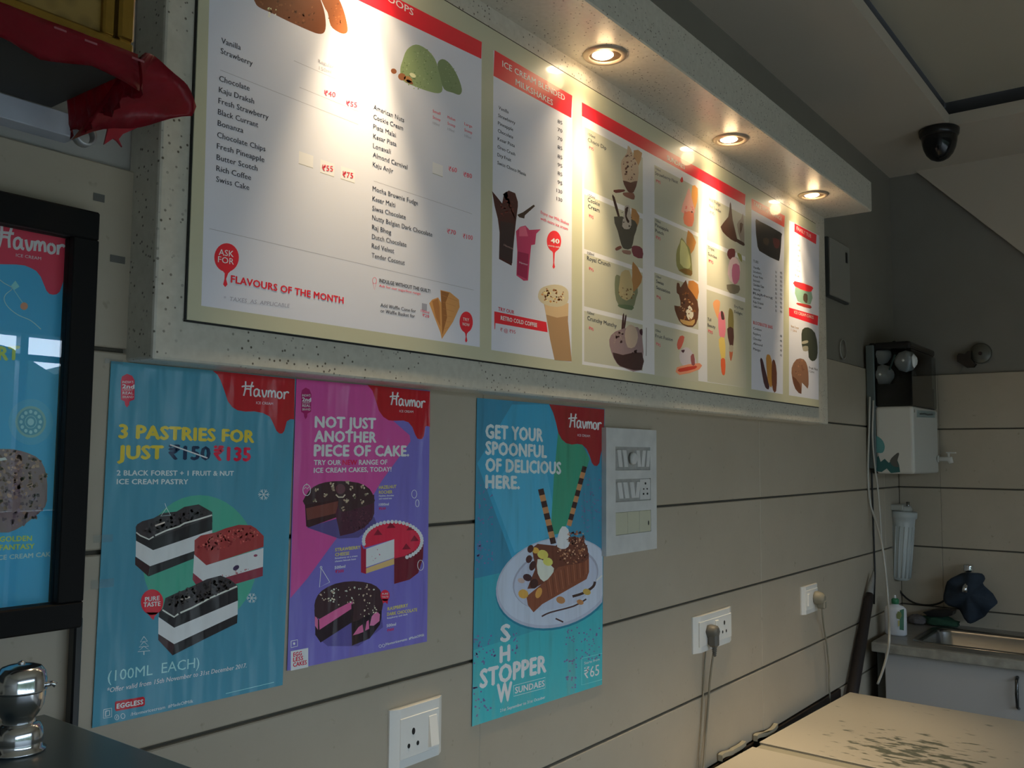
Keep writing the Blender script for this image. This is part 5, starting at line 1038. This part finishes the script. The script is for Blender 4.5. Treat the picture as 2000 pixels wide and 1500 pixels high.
# water filter housing hanging on the far wall
fx = XR - .085; A = onX(1765, 1000, fx); B = onX(1758, 1132, fx)
wfh = thing('water_filter', 'ribbed white cylindrical water filter on a bracket under the purifier', 'water filter', (fx, A.y, B.z))
ax = (B - A); H_ = ax.length; dirv = ax.normalized()
Mx = dirv.to_track_quat('Z', 'Y').to_matrix()
prof = [(.052, 0), (.053, .014), (.047, .018), (.046, .034), (.043, .06), (.041, .10)]
t_ = MB(); r1, r2 = .047, .040
t_.lathe([(.050, -.004), (.055, .0), (.055, .022), (.048, .028), (.047, .045), (r1 - .001, .06), (r2 + .001, H_ - .02), (r2 - .003, H_ - .004), (r2 - .010, H_)], A, 28, M=Mx)
t_.obj('housing', plain('milky_blue_white_plastic', (.50, .54, .53, 1), .3), wfh)
for i in range(16):
    a = 2 * math.pi * i / 16
    p0 = A + Mx @ Vector((r1 * math.cos(a), r1 * math.sin(a), .06)); p1_ = A + Mx @ Vector(((r2 + .0005) * math.cos(a), (r2 + .0005) * math.sin(a), H_ - .012)); MB().tube([p0, p1_], [.0018, .0042], 5).obj('rib', plain('milky_blue_white_plastic', (.5, .5, .5, 1)), wfh)
m = MB(); m.lathe([(.032, 0), (.036, .012), (.030, .026)], A + Vector((0, 0, .0)), 20); m.box(A.x - .05, A.x + .03, A.y - .01, A.y + .085, A.z + .008, A.z + .034, .004); m.box(A.x - .02, XR - .001, A.y + .045, A.y + .088, A.z - .13, A.z + .036, .004)
m.obj('head_bracket', plain('off_white_bracket', (.42, .42, .38, 1), .45), wfh)
MB().lathe([(.007, 0), (.007, .032)], A + Vector((-.0, -.018, .012)), 10).obj('release_screw', STEEL, wfh)
# clear disc hook with a black clip on the far wall
hc = onX(1915, 690, XR - .004)
hk = thing('suction_hook', 'clear round suction disc with a black clip high on the far wall', 'hook', hc)
MB().lathe([(.001, -.010), (.020, -.009), (.040, -.004), (.044, 0), (.040, -.002)], hc, 28, 'X', cap=False).obj('disc', glass_mat('clear_plastic_disc', (.80, .82, .80, 1), .1), hk)
MB().lathe([(.006, -.016), (.008, -.008), (.008, 0)], hc, 12, 'X').obj('stud', BLACK, hk)
v = [onX(x, y, XR - .02) for x, y in [(1869, 695), (1872, 690), (1884, 691), (1890, 686), (1897, 684), (1896, 700), (1903, 709), (1907, 711), (1902, 717), (1888, 718), (1876, 710), (1869, 706)]]
MB().prism(v, (.018, 0, 0)).obj('clip', BLACK, hk)
MB().tube([onX(1880, 716, XR - .004), onX(1876, 726, XR - .004), onX(1874, 731, XR - .004)], .002).obj('wire', plain('grey_wire', (.18, .18, .16, 1), .5), hk)

# ================================================================== SINK COUNTER
zc2 = Z(-.70); cx0 = 3.69; cy1 = 1.062
bx0, bx1, by0, by1 = 3.80, 4.16, .50, .93
CTM = plain('worn_grey_counter_stone', (.20, .195, .175, 1), .3, noise=.35, nscale=14)
sc_ = thing('sink_counter', 'grey stone sink counter along the far wall with a chipped pale front edge', 'counter', (cx0, .3, zc2 - .04))
m = MB(); T_ = .032
m.box(cx0 + .008, bx0, -1.2, cy1, zc2 - T_, zc2, .002); m.box(bx1, XR - .001, -1.2, cy1, zc2 - T_, zc2, .002); m.box(bx0, bx1, by1, cy1, zc2 - T_, zc2); m.box(bx0, bx1, -1.2, by0, zc2 - T_, zc2)
m.obj('counter_top', CTM, sc_)
m = MB(); m.box(cx0 - .004, cx0 + .008, -1.2, cy1 + .002, zc2 - T_ - .006, zc2 - .002, .005, seg=3)
m.obj('front_edge', plain('chipped_pale_edge', (.30, .29, .25, 1), .45, noise=.6, nscale=26), sc_)
m = MB()
m.box(cx0 + .055, cx0 + .07, cy1 - .035, cy1 - .004, .02, zc2 - T_); m.obj('side_post', plain('dark_side_post', (.05, .05, .042, 1), .6), sc_)
sk = thing('sink', 'stainless steel sink basin set into the grey counter', 'sink', (bx0, by0, zc2))
t_ = bmesh.new()
def ringpts(x0, x1, y0, y1, z, r=.05, n=5):
    o = []
    for cx, cy, a0 in ((x1 - r, y1 - r, 0), (x0 + r, y1 - r, 90), (x0 + r, y0 + r, 180), (x1 - r, y0 + r, 270)):
        for i in range(n + 1): a = math.radians(a0 + 90 * i / n); o.append((cx + r * math.cos(a), cy + r * math.sin(a), z))
    return o
R_s = [ringpts(bx0 - .018, bx1 + .018, by0 - .018, by1 + .018, zc2 + .0005, .06), ringpts(bx0 - .016, bx1 + .016, by0 - .016, by1 + .016, zc2 + .004, .06), ringpts(bx0 + .004, bx1 - .004, by0 + .004, by1 - .004, zc2 + .003, .05),
       ringpts(bx0 + .010, bx1 - .010, by0 + .010, by1 - .010, zc2 - .012, .05), ringpts(bx0 + .02, bx1 - .02, by0 + .02, by1 - .02, zc2 - .15, .06), ringpts(bx0 + .15, bx1 - .15, by0 + .18, by1 - .18, zc2 - .165, .03)]
V_ = [[t_.verts.new(p_) for p_ in r_] for r_ in R_s]
for a, b in zip(V_, V_[1:]):
    for i in range(len(a)): fc = t_.faces.new((a[i], a[(i + 1) % len(a)], b[(i + 1) % len(a)], b[i])); fc.smooth = True
t_.faces.new(V_[-1]); m = MB(); m._add(t_); m.obj('basin', STEEL, sk)
MB().lathe([(.024, 0), (.022, .003), (.012, .002)], ((bx0 + bx1) / 2, (by0 + by1) / 2, zc2 - .1645), 20).obj('drain', CHROME, sk)
cb = thing('sink_cabinet', 'white cabinet front with a dark bar handle under the sink counter', 'cabinet', (cx0 + .03, .3, 0))
CBM = plain('cool_white_laminate', (.47, .455, .435, 1), .35, noise=.05, nscale=3)
cyl = cy1 - .04
MB().box(cx0 + .045, XR - .02, -1.2, cyl, .08, zc2 - .19).obj('body', plain('dull_white_carcass', (.30, .30, .30, 1), .5), cb)
MB().box(cx0 + .06, XR - .03, -1.18, cyl - .01, 0, .08).obj('plinth', BLACK, cb)
hdl = onX(1988, 1356, cx0 + .02); yd = hdl.y - .045
MB().box(cx0 + .026, cx0 + .044, yd, cyl, .09, zc2 - T_ - .008, .002).obj('door', CBM, cb)
d2 = MB().box(cx0 + .026, cx0 + .044, yd - .60, yd - .004, .09, zc2 - T_ - .008, .002).obj('door', CBM, cb)
dd = [o for o in cb.children if o.name.startswith('door')][0]
zt2, zb2 = onX(1986, 1322, cx0 + .01).z, onX(1988, 1388, cx0 + .01).z
m = MB(); hx = cx0 + .026; m.tube([(hx, hdl.y, zt2 - .004), (hx - .022, hdl.y, zt2 - .012), (hx - .026, hdl.y, (zt2 + zb2) / 2), (hx - .022, hdl.y, zb2 + .012), (hx, hdl.y, zb2 + .004)], [.006, .0055, .0065, .0055, .006], 10)
m.obj('handle', plain('dark_chrome', (.10, .10, .10, 1), .2, .9), dd)
MB().box(cx0 + .045, cx0 + .06, -1.2, cyl, zc2 - .19, zc2 - T_ - .001).obj('front_rail', plain('dull_white_carcass', (.3, .3, .3, 1)), cb)
# tap and the cloth hung over it
tp = onX(1892, 1112, XR - .06)
tap = thing('tap', 'chrome wall tap above the sink with a cloth hanging from it', 'tap', (XR, tp.y, tp.z - .03))
MB().lathe([(.017, .0), (.020, .004), (.021, .012), (.019, .020), (.021, .026), (.017, .032), (.008, .034)], (tp.x, tp.y, tp.z - .012), 20).obj('handle', CHROME, tap)
MB().lathe([(.013, -.055), (.0145, -.02), (.013, .0)], (tp.x, tp.y, tp.z - .012), 20).obj('body', CHROME, tap)
MB().tube([(XR - .001, tp.y, tp.z - .055), (tp.x, tp.y, tp.z - .055), (tp.x - .05, tp.y, tp.z - .058), (tp.x - .085, tp.y, tp.z - .066), (tp.x - .09, tp.y, tp.z - .085)], [.012, .012, .010, .010, .011], 12).obj('spout', CHROME, tap)
CL = plain('dark_blue_cloth', (.020, .032, .050, 1), .9, bump=.4, bscale=80, noise=.3, nscale=30)
cl = thing('hanging_cloth', 'dark blue cloth draped over the chrome tap', 'cloth', (tp.x - .06, tp.y, tp.z - .08))
out = catmull([(1850, 1136), (1866, 1126), (1882, 1120), (1900, 1119), (1914, 1122), (1921, 1132), (1918, 1140), (1928, 1150), (1942, 1172), (1946, 1180), (1934, 1190), (1922, 1204), (1908, 1212), (1898, 1217), (1890, 1216), (1878, 1200), (1866, 1188), (1852, 1182), (1842, 1172), (1842, 1156)], True, 2)
t_ = bmesh.new(); cxp = tp.x - .055; N_ = 14
cen = (1893, 1160); rings = []
for j in range(8):
    s_ = 1 - j / 8; ring = []
    for i, (x, y) in enumerate(out):
        v = onX(cen[0] + (x - cen[0]) * s_, cen[1] + (y - cen[1]) * s_, cxp); ang = math.atan2(y - cen[1], x - cen[0])
        ring.append(t_.verts.new((cxp + .018 * s_ * math.sin(ang * 6 + 1) * s_ + .03 * s_ * s_ - .012, v.y, v.z)))
    rings.append(ring)
for a, b in zip(rings, rings[1:]):
    for i in range(len(a)): fc = t_.faces.new((a[i], a[(i + 1) % len(a)], b[(i + 1) % len(a)], b[i])); fc.smooth = True
fc = t_.faces.new(rings[-1]); bmesh.ops.recalc_face_normals(t_, faces=t_.faces[:]); bmesh.ops.solidify(t_, geom=t_.faces[:], thickness=.003)
m = MB(); m._add(t_); m.obj('folded_fabric', CL, cl)
tag(MB().tube(catmull([tuple(onX(x, y, XR - .02)) for x, y in [(1750, 1132), (1755, 1150), (1770, 1168), (1790, 1179), (1815, 1182), (1835, 1178), (1848, 1170)]], False, 3), .004).obj('black_hose', BPLAS, None, onX(1848, 1170, XR - .02)), 'black hose sagging from the water filter towards the tap', 'hose')
# dish soap bottle
b0 = onZ(1750, 1240, zc2)
bo = thing('soap_bottle', 'white dish soap bottle with green cap and green label on the counter', 'bottle', b0)
sy, sx = .042, .026
Mb = Matrix.Diagonal((sx / .042, 1, 1))
hb = onX(1750, 1163, b0.x).z - zc2
MB().lathe([(.036, 0), (.042, .006), (.042, hb * .62), (.040, hb * .68), (.030, hb * .74), (.014, hb * .77), (.013, hb * .80)], b0, 28, M=Mb).obj('body', plain('bottle_white', (.72, .74, .78, 1), .3), bo)
MB().lathe([(.014, hb * .79), (.0145, hb * .90), (.009, hb * .93)], b0, 20).obj('cap', plain('bottle_green', (.03, .20, .09, 1), .4), bo)
MB().lathe([(.005, hb * .93), (.0035, hb), (.001, hb * 1.01)], b0, 12).obj('nozzle', plain('bottle_white', (.7, .7, .7, 1)), bo)
bxf = b0.x - sx - .0004
t_ = bmesh.new()
def lab(pts, mat, nm, d):
    MB().prism([Vector((b0.x - sx * math.sqrt(max(0, 1 - ((onX(x, y, bxf).y - b0.y) / .042) ** 2)) - d, onX(x, y, bxf).y, onX(x, y, bxf).z)) for x, y in pts], (-.0004, 0, 0)).obj(nm, mat, bo)
lab([(1757, 1192), (1764, 1190), (1764, 1232), (1757, 1230)], plain('label_dark_green', (.02, .13, .06, 1), .4), 'label', .0012)
lab([(1751, 1200), (1754, 1194), (1759, 1196), (1761, 1203), (1757, 1210), (1752, 1208)], plain('label_olive', (.16, .20, .06, 1), .4), 'label', .002)
lab([(1754, 1212), (1757, 1212), (1757, 1222), (1754, 1224)], plain('label_yellow', (.45, .42, .16, 1), .4), 'label', .002)
# scrubber heap behind the basin
g0 = onZ(1830, 1226, zc2 + .01)
def lump(name, label, cat, cx, cy, rx, ry, rz, mat, seed):
    t_ = bmesh.new(); bmesh.ops.create_icosphere(t_, subdivisions=3, radius=1); r_ = random.Random(seed)
    ph = [r_.uniform(0, 6) for _ in range(6)]
    for v in t_.verts:
        k = 1 + .16 * math.sin(v.co.x * 5 + ph[0]) * math.sin(v.co.y * 6 + ph[1]) + .10 * math.sin(v.co.z * 11 + ph[2] + v.co.x * 7)
        v.co = Vector((v.co.x * rx * k, v.co.y * ry * k, max(-.0, v.co.z + .35) * rz * k))
    for fc in t_.faces: fc.smooth = True
    bmesh.ops.translate(t_, vec=(cx, cy, zc2 + .0045), verts=t_.verts[:]); m = MB(); m._add(t_); return tag(m.obj(name, mat, None, (cx, cy, zc2 + .0045)), label, cat)
ctr = onX(1842, 1224, XR - .06)
lump('scrubbing_pad', 'dark green scrubbing pad heap behind the sink basin', 'scrubber', XR - .07, onX(1836, 1220, XR - .07).y, .035, .075, .028, plain('dark_green_scrub', (.02, .07, .04, 1), .9, bump=.8, bscale=120, noise=.4, nscale=60), 3)
lump('wire_scrubber', 'dull grey crumpled scrubber beside the soap bottle', 'scrubber', XR - .08, onX(1792, 1216, XR - .08).y, .035, .04, .026, plain('grey_pink_scrub', (.11, .10, .10, 1), .8, bump=.8, bscale=140, noise=.4, nscale=60), 5)
v = [onX(x, y, XR - .10) for x, y in [(1802, 1196), (1822, 1192), (1850, 1190), (1862, 1194), (1860, 1202), (1840, 1206), (1812, 1203)]]
tag(MB().prism(v, (.06, 0, 0)).obj('black_brush', BPLAS, None, v[0]), 'flat black brush lying on the green scrubbing pad', 'brush')

# broom leaning in the corner
def wp_(x, y, X): return onX(x, y, X)
bt_, bb_ = onY(1706, 1116, 1.081), onY(1653, 1420, 1.069)
br = thing('broom', 'dark brown broom with a grey wrapped tip leaning in the corner', 'broom', bb_)
pA, pB, pC, pD = bt_, bt_.lerp(bb_, .16), bt_.lerp(bb_, .72), bb_.lerp(Vector((bb_.x - .05, bb_.y, .03)), 1)
MB().tube([pA, bt_.lerp(bb_, .06), pB], [.003, .009, .015], 10).obj('wrapped_tip', plain('grey_wrap', (.26, .26, .25, 1), .6, noise=.3, nscale=90), br)
MB().tube([pB, bt_.lerp(bb_, .2), bt_.lerp(bb_, .5), pC, bb_, pD], [.015, .018, .021, .022, .022, .022], 12).obj('bristle_bundle', plain('very_dark_brown', (.012, .007, .006, 1), .7, noise=.4, nscale=60), br)

# ================================================================== TABLES AND STOOLS
zt3 = Z(-.82)
tm, n, l, b = newmat('cream_table_laminate')
g = n.new('ShaderNodeNewGeometry'); tx1 = n.new('ShaderNodeTexNoise'); tx1.inputs['Scale'].default_value = 24; tx1.inputs['Detail'].default_value = 5
mp = n.new('ShaderNodeMapping'); mp.inputs['Scale'].default_value = (1.6, .7, 1); mp.inputs['Rotation'].default_value = (0, 0, .5)
l.new(g.outputs['Position'], mp.inputs[0]); l.new(mp.outputs[0], tx1.inputs['Vector'])
sep = n.new('ShaderNodeVectorMath'); sep.operation = 'DISTANCE'; sep.inputs[1].default_value = (2.78, .70, zt3); l.new(g.outputs['Position'], sep.inputs[0])
mr = n.new('ShaderNodeMapRange'); mr.inputs[1].default_value = .02; mr.inputs[2].default_value = .30; mr.inputs[3].default_value = .10; mr.inputs[4].default_value = -.14; l.new(sep.outputs['Value'], mr.inputs[0])
ad = n.new('ShaderNodeMath'); ad.operation = 'ADD'; l.new(tx1.outputs['Fac'], ad.inputs[0]); l.new(mr.outputs[0], ad.inputs[1])
cr = n.new('ShaderNodeValToRGB'); cr.color_ramp.elements[0].position = .52; cr.color_ramp.elements[1].position = .60
cr.color_ramp.elements[0].color = (.57, .52, .425, 1); cr.color_ramp.elements[1].color = (.15, .16, .12, 1); l.new(ad.outputs[0], cr.inputs[0]); l.new(cr.outputs[0], b.inputs['Base Color'])
b.inputs['Roughness'].default_value = .35
TM2 = plain('cream_table_laminate_clean', (.57, .52, .425, 1), .35, noise=.08, nscale=3)
EDG = plain('greyed_edge_band', (.36, .33, .26, 1), .5, noise=.15, nscale=12)
LEG = plain('dark_steel_leg', (.03, .03, .03, 1), .4, .5)
def table(label, x0, x1, y0, y1, topmat):
    t = thing('table', label, 'table', ((x0 + x1) / 2, (y0 + y1) / 2, 0), 'cream tables along the tiled wall')
    MB().box(x0, x1, y0, y1, zt3 - .004, zt3, .0015).obj('table_top', topmat, t)
    MB().box(x0 + .0005, x1 - .0005, y0 + .0005, y1 - .0005, zt3 - .036, zt3 - .0042, .002).obj('edge_band', EDG, t)
    for sx_ in (x0 + .06, x1 - .09):
        for sy_ in (y0 + .06, y1 - .09): MB().box(sx_, sx_ + .03, sy_, sy_ + .03, .0, zt3 - .036).obj('leg', LEG, t)
    MB().box(x0 + .07, x1 - .07, y0 + .07, y1 - .07, zt3 - .06, zt3 - .036).obj('apron', LEG, t)
table('cream table with dark worn patches, nearer the sink', 2.604, 3.347, .15, 1.072, tm)
MB().box(2.556, 2.6035, .155, 1.066, zt3 - .030, zt3 - .007, .001).obj('side_strip', plain('greyed_cream_strip', (.40, .37, .28, 1), .45, noise=.12, nscale=14), [o for o in COL.objects if o.name == 'table'][0])
table('clean cream table at the bottom edge, nearer the posters', 2.05, 2.549, .15, 1.070, TM2)
STM = plain('cream_ply_seat', (.33, .31, .24, 1), .4, noise=.08)
for pts_, lb_ in (([(1476, 1437), (1482, 1432), (1497, 1429.5)], 'folded cream chair standing between the wall and the gap of the two tables'),
                  ([(1407.5, 1475), (1414, 1469), (1428, 1465)], 'folded cream chair standing between the wall and the nearer table')):
    A, B, C_ = [onY(x, y, 1.088) for x, y in pts_]
    xa = A.x; top = C_.z; wd = .16
    t = thing('folding_chair', lb_, 'chair', (xa + wd / 2, 1.089, 0), 'folded chairs against the wall')
    out = catmull([(xa, A.z - .004), (xa + .002, A.z + .002), (B.x, B.z), (C_.x, top), (xa + wd / 2, top + .001), (xa + wd - .03, top), (xa + wd, A.z)], False, 3)
    low = [(x, z - .012) for x, z in out[::-1]]
    MB().prism([Vector((x, 1.0955, z)) for x, z in out + low], (0, -.013, 0)).obj('top_rail', STM, t)
    MB().prism([Vector((x, 1.095, z)) for x, z in [(xa + .012, A.z - .03), (xa + wd - .012, A.z - .03), (xa + wd - .012, A.z - .20), (xa + .012, A.z - .20)]], (0, -.008, 0)).obj('backrest', plain('dull_olive_ply', (.16, .15, .10, 1), .5), t)
    for u in (xa + .004, xa + wd - .016): MB().box(u, u + .012, 1.085, 1.0955, 0, A.z - .014).obj('leg', LEG, t)
    MB().box(xa + .018, xa + wd - .018, 1.085, 1.0955, .30, A.z - .22, .003).obj('seat', STM, t)
# greyed strip closing the gap on the near side of the worn table
for nm, ang, pv in (('table', -2.3, (2.604, 1.072)), ('table.001', -2.3, (2.549, 1.070))):
    t = bpy.data.objects[nm]; M_ = Matrix.Translation((pv[0], pv[1], 0)) @ Matrix.Rotation(math.radians(ang), 4, 'Z') @ Matrix.Translation((-pv[0], -pv[1], 0))
    for o_ in t.children: wlc = worldloc(o_); o_.data.transform(Matrix.Translation(-wlc) @ M_ @ Matrix.Translation(wlc))
